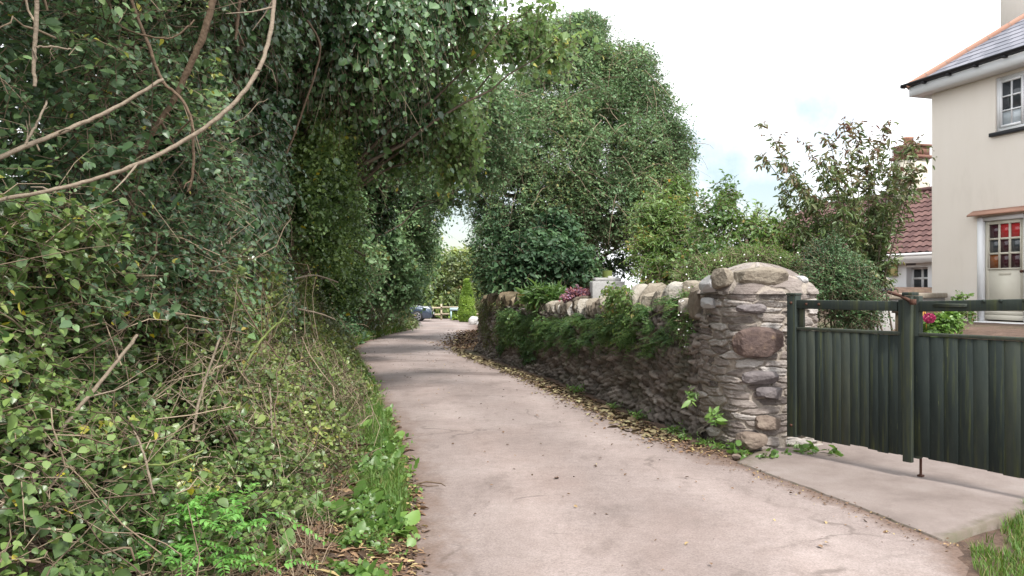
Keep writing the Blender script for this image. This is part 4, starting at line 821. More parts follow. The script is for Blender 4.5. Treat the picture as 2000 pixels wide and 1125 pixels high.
cane([(512, 990), (530, 880), (527, 760)], .008, 'cane', bush_c, 4.6, 4.9); cane([(130, 880), (260, 905), (330, 906), (398, 880)], .006, 'greencane', bush_a, 3.2, 3.6, 'green bramble runner')
cane([(470, 730), (510, 665), (555, 622)], .010, 'greencane', bush_c, 5.2, 5.4); cane([(455, 560), (500, 640), (545, 700)], .006, 'browncane', bush_c, 5.2, 5.4)
cane([(640, 470), (676, 482), (712, 500)], .022, 'cane', bush_d, 11.8, 11.2, 'broken pale branch stub'); cane([(560, 600), (620, 612), (655, 625)], .012, 'cane', bush_d, 9, 9.6); cane([(575, 545), (615, 538), (660, 552)], .012, 'cane', bush_d, 9, 9.8)

# ------------------------------------------------------------------ trees arching over the lane
def tree(name, label, lobes, m, seed, n, K, L, W, group, base, r0=.16, **kw):
    return plant_lobes(name, label, 'tree', lobes, M[m], seed, n, K, L, W, base=base, r0=r0 if group != G_T else .05, group=group, leafpart='crown', **kw)
G_T = 'trees in the hedge bank'
tree('ivy_tree', 'dark glossy ivy hanging from the bough over the lane', [lobe(610, 40, 8.3, 130, 120), lobe(700, 60, 8.6, 130, 110), lobe(790, 70, 9.2, 110, 130), lobe(720, 180, 10.4, 90, 80), lobe(800, 180, 10.6, 70, 75), lobe(640, 130, 9.2, 90, 80), lobe(850, -20, 9.4, 120, 70), lobe(730, 240, 11, 70, 45)], 'ivy', 201, 6200, 7, .075, .062, G_T, (-3.6, 9.2), ln=.4, hang=.8, ow=.9, up=.3, droop=.6, mixd=(.7, -.25), hole=.36)
tree('lime_tree', 'light green broad leaved boughs reaching out over the lane', [lobe(870, 70, 10.4, 110, 90), lobe(950, 50, 10.8, 90, 60), lobe(1030, 60, 11.2, 60, 40), lobe(850, 170, 10.8, 90, 80), lobe(920, 160, 11.2, 70, 70), lobe(960, 215, 11.6, 40, 50), lobe(1075, 100, 11.4, 40, 22), lobe(810, 265, 11.4, 75, 45), lobe(890, 255, 11.5, 60, 40), lobe(910, -20, 10.6, 120, 60), lobe(745, 290, 11.6, 70, 40), lobe(985, 130, 11.3, 40, 30), lobe(930, 280, 11.8, 30, 30), lobe(890, 320, 11.9, 40, 30)], 'lime', 202, 3300, 7, .092, .074, G_T, (-4.2, 11.2), ln=.5, hang=.45, hole=.44, mixd=(.8, 0), w2=.8, wide=(.25, .6), lump=.4, shell=.6)
tree('field_maple_tree', 'mid green leafy hedge tree filling below the hanging ivy', [lobe(645, 330, 9.7, 50, 100), lobe(630, 470, 10.2, 50, 100), lobe(600, 250, 8.8, 60, 100), lobe(665, 430, 11.5, 35, 100), lobe(670, 540, 12.5, 35, 70), lobe(590, 380, 9.0, 50, 80)], 'bramble', 208, 4600, 7, .05, .036, G_T, (-3.5, 9.9), ln=.34, hole=.36, mixd=(.8, .1), twigs=False)
tree('bare_twig_tree', 'leafless dark twigs dangling at the tip of the lime boughs', [lobe(1040, 20, 9.8, 60, 35), lobe(1100, 70, 10, 50, 30)], 'lime', 203, 60, 6, .08, .06, G_T, (-4.4, 10.2), ln=.5, hole=.4)
tree('ash_tree', 'grey green tree arching behind the lime boughs', [lobe(780, 300, 15, 100, 60), lobe(860, 300, 17, 90, 70), lobe(930, 240, 18, 110, 100), lobe(700, 300, 14, 70, 80), lobe(680, 420, 13.8, 40, 90), lobe(700, 520, 14.4, 45, 70), lobe(945, 335, 18, 60, 60), lobe(875, 385, 18.5, 42, 32), lobe(880, 200, 17, 120, 90)], 'oak', 204, 4200, 7, .085, .05, G_T, (-5.4, 16.5), ln=.5, hole=.36)
tree('holly_tree', 'small very dark tree clump beside the bend', [lobe(715, 385, 15.6, 55, 65), lobe(690, 440, 15.4, 30, 50), lobe(740, 330, 15.8, 40, 40)], 'ivy', 205, 1500, 7, .085, .065, G_T, (-4.9, 16.4), ln=.4, hang=.5, hole=.33)
tree('sycamore_tree', 'blue green tree above the hedge past the bend', [lobe(770, 400, 27, 90, 80), lobe(720, 460, 25, 70, 70), lobe(810, 350, 28, 70, 50), lobe(800, 470, 29, 55, 60), lobe(750, 540, 26, 80, 60), lobe(830, 380, 30, 30, 30)], 'oak', 206, 4600, 7, .15, .09, G_T, (-6.8, 27.5), ln=.8, hole=.33)
tree('far_ash_tree', 'sunlit yellow green tree over the far hedge end', [lobe(800, 510, 36, 50, 60), lobe(825, 470, 37, 30, 35), lobe(780, 560, 35, 45, 50)], 'lime', 207, 1500, 7, .17, .11, G_T, (-6.6, 37.2), ln=.8, hole=.33)
# the great evergreen behind the wall
big = [lobe(1110, 170, 23, 110, 110), lobe(1200, 200, 23, 100, 110), lobe(1010, 260, 22.5, 120, 120), lobe(1130, 290, 22, 150, 130), lobe(1260, 280, 23, 80, 110), lobe(1280, 380, 22.5, 70, 90), lobe(985, 380, 22.5, 80, 90), lobe(1060, 400, 22, 110, 90), lobe(1190, 400, 21.6, 110, 80), lobe(1120, 90, 23.5, 70, 70), lobe(1215, 130, 24, 60, 60), lobe(945, 310, 22.8, 60, 80), lobe(1305, 300, 23.5, 45, 60), lobe(1150, 55, 24, 40, 30)]
tree('holm_oak_tree', 'great rounded grey green evergreen tree rising behind the stone wall', big, 'oak', 301, 26000, 8, .082, .04, 'trees behind the wall', (2.2, 24), r0=.4, ln=.6, hole=.34, lump=.28, mixd=(.8, .35), tr=.003, clumpf=.7)
tree('yew_tree', 'near black shaded tree under the great evergreen', [lobe(975, 490, 21.5, 55, 80), lobe(1010, 490, 22.5, 90, 90), lobe(1180, 480, 23, 80, 60), lobe(962, 540, 21, 28, 50), lobe(1110, 470, 24, 120, 80), lobe(1250, 470, 23.5, 60, 60)], 'laurel', 302, 4200, 8, .10, .05, 'trees behind the wall', (1.2, 23.6), ln=.5, hole=.33)
tree('bay_laurel_tree', 'dark leafy laurel directly behind the wall under the evergreen', [lobe(1050, 510, 18, 75, 55), lobe(1110, 520, 17.8, 60, 45), lobe(1015, 540, 18, 45, 40), lobe(1090, 460, 18.5, 50, 50)], 'laurel', 303, 1500, 8, .13, .065, 'trees behind the wall', (1.0, 18.6), ln=.5, hole=.36, hang=.4)
oak_ = bpy.data.objects['holm_oak_tree']; rng = np.random.default_rng(311); p_, o_ = lobe_points(rng, big, 420, 0, .0, .28, 301, .3); kq = (o_[:, 1] < -.45) & (p_[:, 2] > 4); p_, o_ = p_[kq], o_[kq]
n_ = len(p_); dz = nrmz(np.cross(o_, rng.normal(size=(n_, 3)))+o_*.15+np.array([0, 0, -.35])); tq = np.linspace(0, 1, 6); l_ = rng.uniform(.5, 1.5, n_)
pp_ = p_[:, None]+o_[:, None]*.03+dz[:, None]*(l_[:, None]*tq)[..., None]-np.array([0, 0, 1.])*(.3*l_[:, None]*tq**2)[..., None]+np.cumsum(rng.normal(0, .03, (n_, 6, 3)), 1)
g_ = Geo(); g_.tubes(pp_, rng.uniform(.005, .011, n_)[:, None]*np.linspace(1.2, .5, 6), rng.uniform(.4, 1, n_), 4); keep(g_.build('bare_twig_growth', M['dry']), oak_)
# far end of the lane
tree('conifer_hedge_tree', 'dark layered conifer screen behind the rail fence', [lobe(830, 560, 52, 60, 55), lobe(880, 540, 52, 60, 55), lobe(930, 550, 53, 60, 70), lobe(780, 560, 52, 60, 70), lobe(860, 590, 51, 90, 35), lobe(980, 560, 54, 60, 70)], 'hedge', 401, 3400, 8, .30, .11, 'trees beyond the fence', (-4.2, 53.5), ln=1.1, hole=.30, hang=.5, mixd=(.8, -.1))
tree('russian_vine_tree', 'creamy blossomed climber over the dark conifer screen', [lobe(895, 535, 50.6, 20, 45), lobe(840, 545, 50.4, 12, 30), lobe(815, 540, 50.4, 16, 30)], 'thorn', 402, 260, 7, .22, .15, 'trees beyond the fence', (-3.4, 52.2), ln=.8, hole=.4, trunk=True)
# ------------------------------------------------------------------ garden behind the wall
G_G = 'shrubs in the garden behind the wall'
def gshrub(name, label, lobes, m, seed, n, K, L, W, base, **kw): return plant_lobes(name, label, 'shrub', lobes, M[m], seed, n, K, L, W, base=base, group=G_G, trunkpart='stem_growth' if False else 'trunk', **kw)
gshrub('bamboo_shrub', 'bright yellow green upright shrub at the edge of the great evergreen', [lobe(1290, 430, 13, 55, 60), lobe(1320, 390, 13.4, 35, 50), lobe(1270, 500, 12.6, 50, 50), lobe(1340, 470, 12.6, 50, 50), lobe(1300, 540, 12, 60, 35)], 'bright', 501, 1500, 8, .085, .028, (3.1, 13.2), ln=.4, r0=.04, hang=.4, hole=.36)
gshrub('rose_shrub', 'loose light green shrub with open arching shoots over the pier', [lobe(1400, 440, 11.5, 60, 65), lobe(1470, 450, 11.5, 60, 55), lobe(1380, 500, 11, 70, 40), lobe(1460, 510, 11, 70, 40), lobe(1530, 480, 11.5, 60, 60), lobe(1340, 530, 10.6, 50, 30), lobe(1420, 380, 11.8, 22, 40)], 'garden', 502, 1250, 7, .06, .038, (3.4, 12.0), ln=.4, r0=.035, hole=.42, inner=.2, lump=.4, shell=.7)
gshrub('cotoneaster_shrub', 'dense dark small leaved bush behind the narrower gate', [lobe(1635, 545, 8.9, 68, 52), lobe(1610, 600, 8.8, 65, 60), lobe(1672, 595, 9.0, 52, 50), lobe(1618, 505, 9.2, 45, 40)], 'coton', 503, 2600, 10, .026, .017, (3.9, 9.4), ln=.26, r0=.03, hole=.34, mixd=(.8, .5), tr=.002)
# photinia: vase of upright stems carrying drooping leaves
rng = np.random.default_rng(520); pb = P(1690, 560, 11.6); pbz = float(gz(pb[0], pb[1]))
pho = empty('photinia_shrub', (pb[0], pb[1], pbz), 'tall vase shaped shrub with bronze red leaf tips beside the cream house', 'shrub', G_G)
gst = Geo(); glf = Geo(); lo_, ld_ = [], []
tops = [(1500, 250), (1485, 300), (1530, 320), (1575, 275), (1600, 300), (1625, 270), (1655, 240), (1668, 250), (1700, 265), (1725, 250), (1745, 265), (1770, 290), (1785, 320), (1750, 330), (1690, 320), (1640, 330), (1560, 340), (1520, 380), (1600, 390), (1660, 380), (1710, 390), (1550, 430), (1610, 450), (1680, 440), (1640, 470), (1795, 270), (1580, 360), (1630, 420)]
for (a_, b_) in tops:
    tip = P(a_, b_, 11.6+rng.normal(0, .35)); bs = np.array([pb[0]+rng.normal(0, .16), pb[1]+rng.normal(0, .16), pbz])
    midp = bs*.5+tip*.5+np.array([(pb[0]-tip[0])*.22, 0, .1]); t_ = np.linspace(0, 1, 12)[:, None]
    c = (1-t_)**2*bs+2*t_*(1-t_)*midp+t_**2*tip+np.cumsum(rng.normal(0, .008, (12, 3)), 0); gst.tubes(c[None], np.linspace(.016, .004, 12)[None], rng.uniform(.1, .6), 5)
    for kk in range(50):
        f = rng.uniform(.36, 1.0); i = min(int(f*11), 10); o_ = c[i]+(c[i+1]-c[i])*(f*11-i); dr = nrmz(c[i+1]-c[i])
        lo_.append(o_); ld_.append(dr*.6+rng.normal(0, .55, 3)+np.array([0, 0, .15]))
lo_, ld_ = np.array(lo_), np.array(ld_); hgt = np.clip((lo_[:, 2]-1.8)/2.3, 0, 1)
sprays(glf, rng, lo_, ld_, .20*np.exp(rng.normal(0, .35, len(lo_))), 7, .092, .03, droop=.35, hang=.55, tone=np.clip(.05+.8*hgt**1.5+rng.normal(0, .13, len(lo_)), 0, 1), gt=gst, tr=.002, curl=.28, fold=.4)
keep(glf.build('foliage', M['photinia']), pho); keep(gst.build('stem_growth', M['bark']), pho)
# fleabane with white daisies, behind the pier and spilling down the wall
def daisies(root, pts, r=.009):
    g_ = Geo(); 
    for p in pts:
        nrm = nrmz(np.array([-.4, -.8, .5])+rng.normal(0, .3, 3)); a = nrmz(np.cross(nrm, [0, 0, 1.])); b = np.cross(nrm, a); t_ = np.linspace(0, 2*np.pi, 9)[:-1]
        ring = p+r*(np.outer(np.cos(t_), a)+np.outer(np.sin(t_), b)); g_.add(np.r_[[p+nrm*.003], ring], t=[[0, i+1, (i+1) % 8+1] for i in range(8)])
    keep(g_.build('blossom', M['petal']), root)
fl1 = gshrub('fleabane_plant', 'green mound dotted with white daisies behind the pier top', [lobe(1400, 520, 9.6, 60, 25), lobe(1470, 505, 9.7, 70, 26), lobe(1350, 545, 9.6, 40, 24), lobe(1540, 520, 9.6, 40, 22)], 'weed', 504, 1500, 8, .035, .007, (2.9, 9.9), ln=.2, trunk=False, hole=.3)
daisies(fl1, [P(rng.uniform(1330, 1560), rng.uniform(492, 560), 9.25) for _ in range(26)])
fl2 = plant_lobes('trailing_fleabane', 'trailing fleabane with white daisies spilling down the wall beside the pier', 'plant', [lobe(1352, 580, 8.75, 18, 36), lobe(1350, 635, 8.65, 18, 42), lobe(1356, 540, 9.0, 22, 22)], M['fern'], 505, 900, 8, .04, .010, ln=.18, base=(2.3, 8.9), trunk=False, hole=.3, hang=.6)
daisies(fl2, [P(rng.uniform(1325, 1368), rng.uniform(540, 680), 8.5) for _ in range(22)])
# low plants along the top of the wall
gshrub('sedum_plant', 'low red and mauve flowering plant on the wall top', [lobe(1130, 577, 13.2, 32, 14), lobe(1165, 582, 13, 22, 10)], 'sedum', 506, 240, 8, .045, .032, (1.5, 13.4), ln=.15, trunk=False, hole=.2)
gshrub('agapanthus_plant', 'low leafy green plant on the wall top left of the red flowers', [lobe(1070, 576, 14.6, 42, 14), lobe(1045, 580, 14.8, 20, 10)], 'garden', 507, 260, 7, .16, .03, (.9, 15), ln=.2, trunk=False, hole=.2)
# ferns and ivy on the wall face: three models, then copies
def fern_mesh(seed, nf, L):
    rng = np.random.default_rng(seed); a = rng.uniform(-1.3, 1.3, nf); d = np.stack([np.sin(a), np.full(nf, .5), np.cos(a)*.5], -1)+rng.normal(0, .2, (nf, 3)); o = rng.normal(0, .03, (nf, 3))
    g_ = Geo(); gt = Geo(); sprays(g_, rng, o, d, L*np.exp(rng.normal(0, .25, nf)), 22, .056, .018, droop=.6, spread=1.0, along=.25, hang=.1, up=.3, tone=rng.uniform(.1, .9, nf), out=np.tile([0, 1., .3], (nf, 1)), ow=.9, var=.08, pair=True, gt=gt, tr=.002)
    return g_, gt
models = []
for i, (nf, L_) in enumerate(((17, .34), (22, .27), (13, .40))):
    root = empty('wall_fern', (0, 0, 0), 'dark green fern clump rooted in the stone wall face', 'fern', 'ferns hanging on the stone wall')
    g_, gt = fern_mesh(600+i, nf, L_); g_.build('foliage', M['fern'], root); gt.build('stalk', M['greencane'], root); models.append(root)
rng = np.random.default_rng(61); used = [False]*3
spots = []
while len(spots) < 128:
    s = rng.uniform(.75, 9.2); zt = float(wall_top(s)); lowz = np.interp(s, [.7, 1.5, 2.6, 3.6, 4.6, 5.4, 6.6, 9.2], [.78, .62, .86, .80, .52, .66, .42, .4])
    h = lowz+(zt+(.12 if s < 2.3 else -.10)-lowz)*rng.uniform()**.8
    if 2.35 < s < 2.75 and rng.uniform() < .8: continue
    spots.append((s, h))
for s, h in spots:
    k = rng.integers(3); m0 = models[k]
    if used[k]:
        r = m0.copy(); COL.objects.link(r)
        for ch_ in list(m0.children): c = ch_.copy(); COL.objects.link(c); c.parent = r
    else: r = m0; used[k] = True
    p = wall_xy(np.array(s)); n_ = wall_n(np.array(s)); sc = rng.uniform(.45, .82)
    r.location = (p[0]+n_[0]*.05, p[1]+n_[1]*.05, h+float(zl(p[1]))); r.rotation_euler = (rng.normal(0, .12), rng.normal(0, .35), math.atan2(n_[1], n_[0])-math.pi/2+rng.normal(0, .3)); r.scale = (sc,)*3
def wall_ivy(name, label, s0, s1, z0, z1, seed, n, m, L, W, group=None, **kw):
    rng = np.random.default_rng(seed); s = rng.uniform(s0, s1, n); f = rng.uniform(size=n); zb = z0+.25*(fbm(np.stack([s*2.2, s*0, s*0], -1), seed)-.5)*3
    z = zb+(z1-zb)*f; p = wall_xy(s); n_ = wall_n(s); o = np.concatenate([p+n_*(.05+.05*rng.uniform(size=n))[:, None], (z+zl(p[:, 1]))[:, None]], -1)
    kp = fbm(o*2.2, seed, 2) > .42; o, n_ = o[kp], n_[kp]; nn_ = np.c_[n_, np.zeros(len(o))]
    c = wall_xy(np.array((s0+s1)/2)); root = empty(name, (c[0], c[1], 0), label, 'climber', group); g_ = Geo(); gt = Geo()
    sprays(g_, rng, o, nn_*.5+np.array([0, 0, -.6])+rng.normal(0, .5, o.shape), .14, 7, L, W, tone=clump_tone(o, seed), out=nn_, ow=1.0, up=.3, hang=.5, gt=gt, tr=.002, **kw)
    keep(g_.build('foliage', M[m]), root); keep(gt.build('stem_growth', M['dry']), root)
wall_ivy('wall_ivy', 'bushy green ivy covering the middle stretch of the stone wall', 6.4, 9.4, .35, 1.12, 71, 1300, 'fern', .05, .034)
wall_ivy('dry_creeper', 'sparse brownish creeper over the far end of the stone wall', 9.2, 12.5, .3, 1.35, 72, 420, 'thorn', .045, .022)
wall_ivy('wall_top_creeper', 'leafy creeper tumbling over the coping near the white pedestal', 2.1, 3.1, 1.05, 1.65, 73, 300, 'garden', .055, .03)
# pedestal, post
q = Geo(); q.box((-.27, -.22, 0), (.27, .22, .56)); q.box((-.22, -.18, .561), (.22, .18, .62)); o = q.build('stone_pedestal', M['whitestone']); bevel(o, .015); pp = P(1190, 580, 12.6); o.location = (pp[0], pp[1]+.3, 1.15); tag(o, 'square white stone pedestal standing behind the wall top', 'pedestal')
pz = P(1186, 560, 15.5); post = empty('garden_post', (pz[0], pz[1], .4), 'mossy green post with small white notice behind the pedestal', 'post')
q = Geo(); q.tubes(np.array([[(0, 0, 0), (.01, 0, .8), (0, 0, 1.55)]]), np.array([[.11, .10, .10]]), sides=10); q.build('post_shaft', M['greencane'], post); q = Geo(); q.box((.0, -.125, 1.2), (.10, -.112, 1.44)); q.build('notice', M['whitestone'], post)

# ------------------------------------------------------------------ behind the gate
gw_ = empty('garden_wall', (6.9, 14.1, .75), 'low stone garden wall with pitched capping behind the gate', 'wall', None, 0)
a_, b_ = P(1692, 600, 13.2), P(1830, 600, 15.9); rzv = math.atan2(b_[1]-a_[1], b_[0]-a_[0]); lw = float(np.hypot(*(b_-a_)[:2])); gw_.location = (a_[0], a_[1], .6); gw_.rotation_euler = (0, 0, rzv)
q = Geo(); q.box((0, -.15, -.3), (lw, .15, .80)); q.build('wall_body', M['whitestone'], gw_)
q = Geo(); q.box((-.05, -.2, .801), (lw+.02, .2, .90), .6); bevel(q.build('capping', M['cope'], gw_), .02)
o = rock('cap_stone', (.75, .5, .5), lambda v: np.c_[v[:, 0]+.35, v[:, 1], v[:, 2]+1.02], 8, M['cope'], None, sub=3, tone=.6); o.parent = gw_
bird = empty('finial', P(1722, 572, 13.0), 'small dark bird shaped ornament on the garden wall', 'ornament')
q = Geo(); q.tubes(np.array([[(-.19, .0, .10), (-.08, 0, .05), (.03, 0, .035), (.12, 0, .04), (.24, 0, .06)]]), np.array([[.008, .035, .055, .04, .008]]), sides=8); q.tubes(np.array([[(.0, 0, -.03), (.0, 0, .02)]]), np.full((1, 2), .008), sides=5); q.build('body', M['black'], bird, smooth=True)
pl = empty('planter', P(1805, 640, 12.2), 'weathered timber planter with dark rim behind the gates', 'planter')
q = Geo(); q.box((-.36, -.2, -.25), (.36, .2, .22)); q.build('planter_box', M['wood'], pl); q = Geo(); q.box((-.40, -.24, .221), (.40, .24, .30)); bevel(q.build('rim', M['browncane'], pl), .01)
plant_lobes('hydrangea', 'lime leaved hydrangea with a pink flower head behind the gates', 'plant', [lobe(1835, 634, 11, 28, 20), lobe(1855, 626, 11, 18, 16), lobe(1800, 650, 11, 26, 14)], M['weed'], 530, 240, 7, .075, .05, ln=.16, base=(6.1, 11.1), trunk=False, hole=.2)
o = bpy.data.objects['hydrangea']; g_ = Geo(); rng = np.random.default_rng(4); v = nrmz(rng.normal(size=(260, 3))); g_.leaves(P(1815, 622, 10.8)+v*np.array([.065, .05, .05]), v+rng.normal(0, .6, v.shape), v, .028, .026, rng.uniform(size=260)); keep(g_.build('flower_head', M['pink']), o)
q = Geo(); c0 = P(1797, 650, 10.9); q.tubes(np.array([[c0, c0+[.03, 0, .18], c0+[.055, 0, .36]], [c0+[.055, 0, .36], c0+[.085, 0, .2], c0+[.09, 0, .05]]]), np.full((2, 3), .008), sides=5); o = q.build('plant_tie', M['rope']); tag(o, 'orange plastic cord looped over a stake beside the hydrangea', 'cord')
plant_lobes('rose_bush', 'thin leggy rose bush against the cream house wall', 'shrub', [lobe(1870, 600, 12.6, 20, 16), lobe(1880, 580, 12.6, 14, 10), lobe(1858, 615, 12.6, 14, 14), lobe(1895, 612, 12.6, 10, 10)], M['garden'], 531, 85, 6, .06, .035, ln=.22, base=(7.35, 12.7), r0=.018, hole=.2, mixd=(.5, .8))

# ------------------------------------------------------------------ end of the lane: car, fence, thuja, stones
car = empty('parked_car', (-4.45, 43.6, float(zl(43.6))), 'dark blue grey car parked half hidden by the hedge end', 'car')
xs_ = np.array([0, -.06, -.25, -.6, -1.05, -1.30, -1.75, -2.1, -2.7, -3.3, -3.75, -4.05, -4.2]); zt = np.array([.52, .70, .80, .88, .95, 1.0, 1.28, 1.42, 1.46, 1.40, 1.18, 1.02, .85]); hw = np.array([.60, .74, .82, .86, .88, .88, .88, .88, .88, .88, .86, .80, .70]); zbt = np.array([.30, .22, .20, .2, .2, .2, .2, .2, .2, .2, .2, .24, .35])
g_ = Geo(); ring = []
for x, z1, h_, z0 in zip(xs_, zt, hw, zbt):
    bl_ = min(z1-.03, .95); tp = .80 if z1 > 1.05 else .93
    pr = [(-h_*.92, z0), (-h_, z0+.14), (-h_*1.0, z0+(bl_-z0)*.6), (-h_*.97, bl_-.02), (-h_*tp*.97, z1-.04), (-h_*tp*.80, z1), (0, z1+.025), (h_*tp*.8, z1), (h_*tp*.97, z1-.04), (h_*.97, bl_-.02), (h_, z0+(bl_-z0)*.6), (h_, z0+.14), (h_*.92, z0)]
    ring.append([(x, y, z) for y, z in pr])
g_.grid(np.array(ring)); body = g_.build('body', M['car'], car, smooth=True)
g_ = Geo(); g_.add([(-1.42, -.86, 1.0), (-1.85, -.80, 1.30), (-3.2, -.80, 1.36), (-3.55, -.85, 1.0), (-1.42, -.88, .98), (-3.55, -.88, .98)], q=[[0, 1, 2, 3]]); g_.build('side_window', M['glass'], car)
g_ = Geo(); g_.add([(-1.22, -.74, 1.0), (-1.22, .74, 1.0), (-1.95, .62, 1.395), (-1.95, -.62, 1.395)], q=[[0, 1, 2, 3]]); g_.build('windscreen', M['glass'], car)
for x in (-.82, -3.35):
    for sgn in (-1, 1):
        wl = bpy.data.objects.new('wheel', None); COL.objects.link(wl); wl.parent = car; wl.location = (x, sgn*.80, .31); wl.rotation_euler = (R(90), 0, 0)
        g_ = Geo(); g_.lathe([(.20, -.1), (.29, -.1), (.31, -.07), (.31, .07), (.29, .1), (.20, .1)], (0, 0, 0), 24); g_.build('tyre', M['tyre'], wl)
        g_ = Geo(); g_.lathe([(.21, -.09), (.21, .105), (.195, .105), (.18, .07)], (0, 0, 0), 24)
        for k in range(7):
            a_ = k*2*np.pi/7; g_.add(np.array([[c*r_*math.cos(a_+o_)-0, c*r_*math.sin(a_+o_), .095] for c, r_, o_ in ((1, .03, -.6), (1, .03, .6), (1, .195, .16), (1, .195, -.16))]), q=[[0, 1, 2, 3]])
        g_.build('rim', M['alloy'], wl)
for sgn in (-1, 1):
    g_ = Geo(); g_.add([(-.10, sgn*.60, .74), (-.32, sgn*.855, .78), (-.50, sgn*.885, .84), (-.25, sgn*.75, .855)], q=[[0, 1, 2, 3]]); g_.build('headlight', M['lamp'], car)
q = Geo(); q.box((.0, -.26, .40), (.02, .26, .51)); q.build('number_plate', M['white'], car)
q = Geo(); q.box((-1.55, -1.02, .95), (-1.42, -.88, 1.06)); bevel(q.build('wing_mirror', M['car'], car), .02)
fence = empty('rail_fence', (-6, 46, float(zl(46))), 'pale post and rail timber fence at the end of the lane', 'fence')
for i, px in enumerate((744, 803, 862, 921, 980)):
    q = Geo(); x = (px-1000)/F*46; q.box((x-.05, 45.95, -.6), (x+.05, 46.05, .64)); keep(q.build('post', M['palewood']), fence)
for z in (.42, .02):
    for x0, x1 in ((744, 862), (862, 980)):
        q = Geo(); q.box(((x0-1000)/F*46-.04, 45.89, z-.05+.03*(x0 > 800)), ((x1-1000)/F*46+.04, 45.945, z+.05+.03*(x0 > 800))); keep(q.build('rail', M['palewood']), fence)
rng = np.random.default_rng(44); tb = P(912, 634, 42.5); thj = empty('thuja', (tb[0], tb[1], float(zl(42))), 'narrow bright green conical thuja by the lane end', 'conifer')
n_ = 3800; h_ = rng.uniform(size=n_)**1.2; a_ = rng.uniform(0, 2*np.pi, n_); r_ = .40*np.interp(h_, [0, .15, .5, 1], [.85, 1, .75, .05]); o_ = np.stack([tb[0]+r_*np.cos(a_), tb[1]+r_*np.sin(a_), -.27+h_*2.3], -1); od = np.stack([np.cos(a_), np.sin(a_), .9+0*a_], -1)
g_ = Geo(); sprays(g_, rng, o_, od, .13, 6, .065, .035, tone=clump_tone(o_, 3, 4), droop=0, hang=0, out=od); keep(g_.build('foliage', M['thuja']), thj)
g_ = Geo(); g_.tubes(np.array([[(tb[0], tb[1], -.5), (tb[0], tb[1], .6), (tb[0], tb[1], 1.9)]]), np.array([[.06, .05, .01]]), sides=6); keep(g_.build('trunk', M['bark']), thj)
for (px, py, sz, lb_) in ((925, 628, (.55, .5, .5), 'upper white painted boulder beside the thuja'), (930, 637, (.5, .5, .35), 'lower white painted boulder beside the thuja')):
    o = rock('boulder', sz, at_px(px, py, 38.5), px, M['whitestone'], None, sub=3, rough=.2); tag(o, lb_, 'boulder', 'white boulders at the lane end')
q = Geo(); q.box((-.45, -.2, 0), (.45, .2, .16)); q.box((-.42, -.17, -.5), (-.34, .17, -.001)); q.box((.34, -.17, -.5), (.42, .17, -.001)); o = q.build('garden_trough', M['paleblue']); o.location = P(894, 607, 45.2); tag(o, 'pale blue trough on legs in front of the rail fence', 'trough')
plant_lobes('variegated_shrub', 'pale leaved small shrub under the rail fence', 'shrub', [lobe(890, 616, 45.4, 12, 10)], M['thuja'], 540, 120, 6, .12, .07, ln=.25, base=(-3.3, 45.4), trunk=False, hole=.1)

# ------------------------------------------------------------------ verge plants, grass, litter
def blades(rng, x, y, h, wd, mname, name, label, cat='grass', lean=.5):
    n = len(x); z = gz(x, y); z = np.maximum(z, zl(y)-.01); a = rng.uniform(0, 2*np.pi, n); ln = rng.uniform(.2, 1, n)*lean; hh = h*rng.uniform(.5, 1.2, n)
    b = np.stack([x, y, z-.01], -1); d = np.stack([np.cos(a)*ln, np.sin(a)*ln, np.ones(n)], -1); d2 = np.stack([np.cos(a)*ln*2.4, np.sin(a)*ln*2.4, np.ones(n)*.75], -1); sd_ = np.stack([-np.sin(a), np.cos(a), 0*a], -1)*(wd*.5)
    m1 = b+d*(hh*.5)[:, None]; tp = m1+d2*(hh*.45)[:, None]; v = np.stack([b-sd_, b+sd_, m1+sd_*.8, m1-sd_*.8, tp], 1); i = np.arange(n)[:, None]*5
    g_ = Geo(); r = np.clip(rng.normal(.45, .25, n), 0, 1); g_.add(v, q=i+[0, 1, 2, 3], t=i+[3, 2, 4], rq=r, rt=r); o = g_.build(name, M[mname]); tag(o, label, cat, kind='stuff'); return o
rng = np.random.default_rng(81)
y = 4.4+14*rng.uniform(size=30000)**1.5; x = Lx(y)-.02-np.abs(rng.normal(0, .22, len(y)))*np.interp(y, [3, 6, 9, 18], [1.2, .9, 1.0, .9]); kp = fbm(np.stack([x*2, y*1.2, x*0], -1), 31) > np.interp(y, [4, 6.2, 7.5, 20], [.60, .52, .40, .38])
kp &= rng.uniform(size=len(kp)) < .55
blades(rng, x[kp], y[kp], .22, .006, 'grass', 'verge_grass', 'green grass fringing the left edge of the lane')
yd = 3.2+5*rng.uniform(size=1500)**1.2; xd = Lx(yd)-.45-np.abs(rng.normal(0, .45, len(yd)))
blades(rng, xd, yd, .22, .005, 'dry', 'dry_grass', 'dry straw coloured grass and stalks on the hedge bank foot', lean=1.6)
y = rng.uniform(3.0, 6.0, 26000); x = rng.uniform(2.3, 4.6, 26000); kp = (x > Rx(y)+.02+.14*fbm(np.stack([x*3, y*3, x*0], -1), 3)+np.maximum(0, y-4.7)*1.25) & (fbm(np.stack([x*2, y*2, x*0], -1), 33) > .30)
blades(rng, x[kp], y[kp], .09, .006, 'grass', 'lawn_grass', 'bright grass patch at the corner of the drive')
y = rng.uniform(20, 38, 9000); x = Lx(y)-.02-np.abs(rng.normal(0, .5, len(y))); blades(rng, x, y, .34, .018, 'grass', 'far_verge_grass', 'grass at the foot of the far hedge')
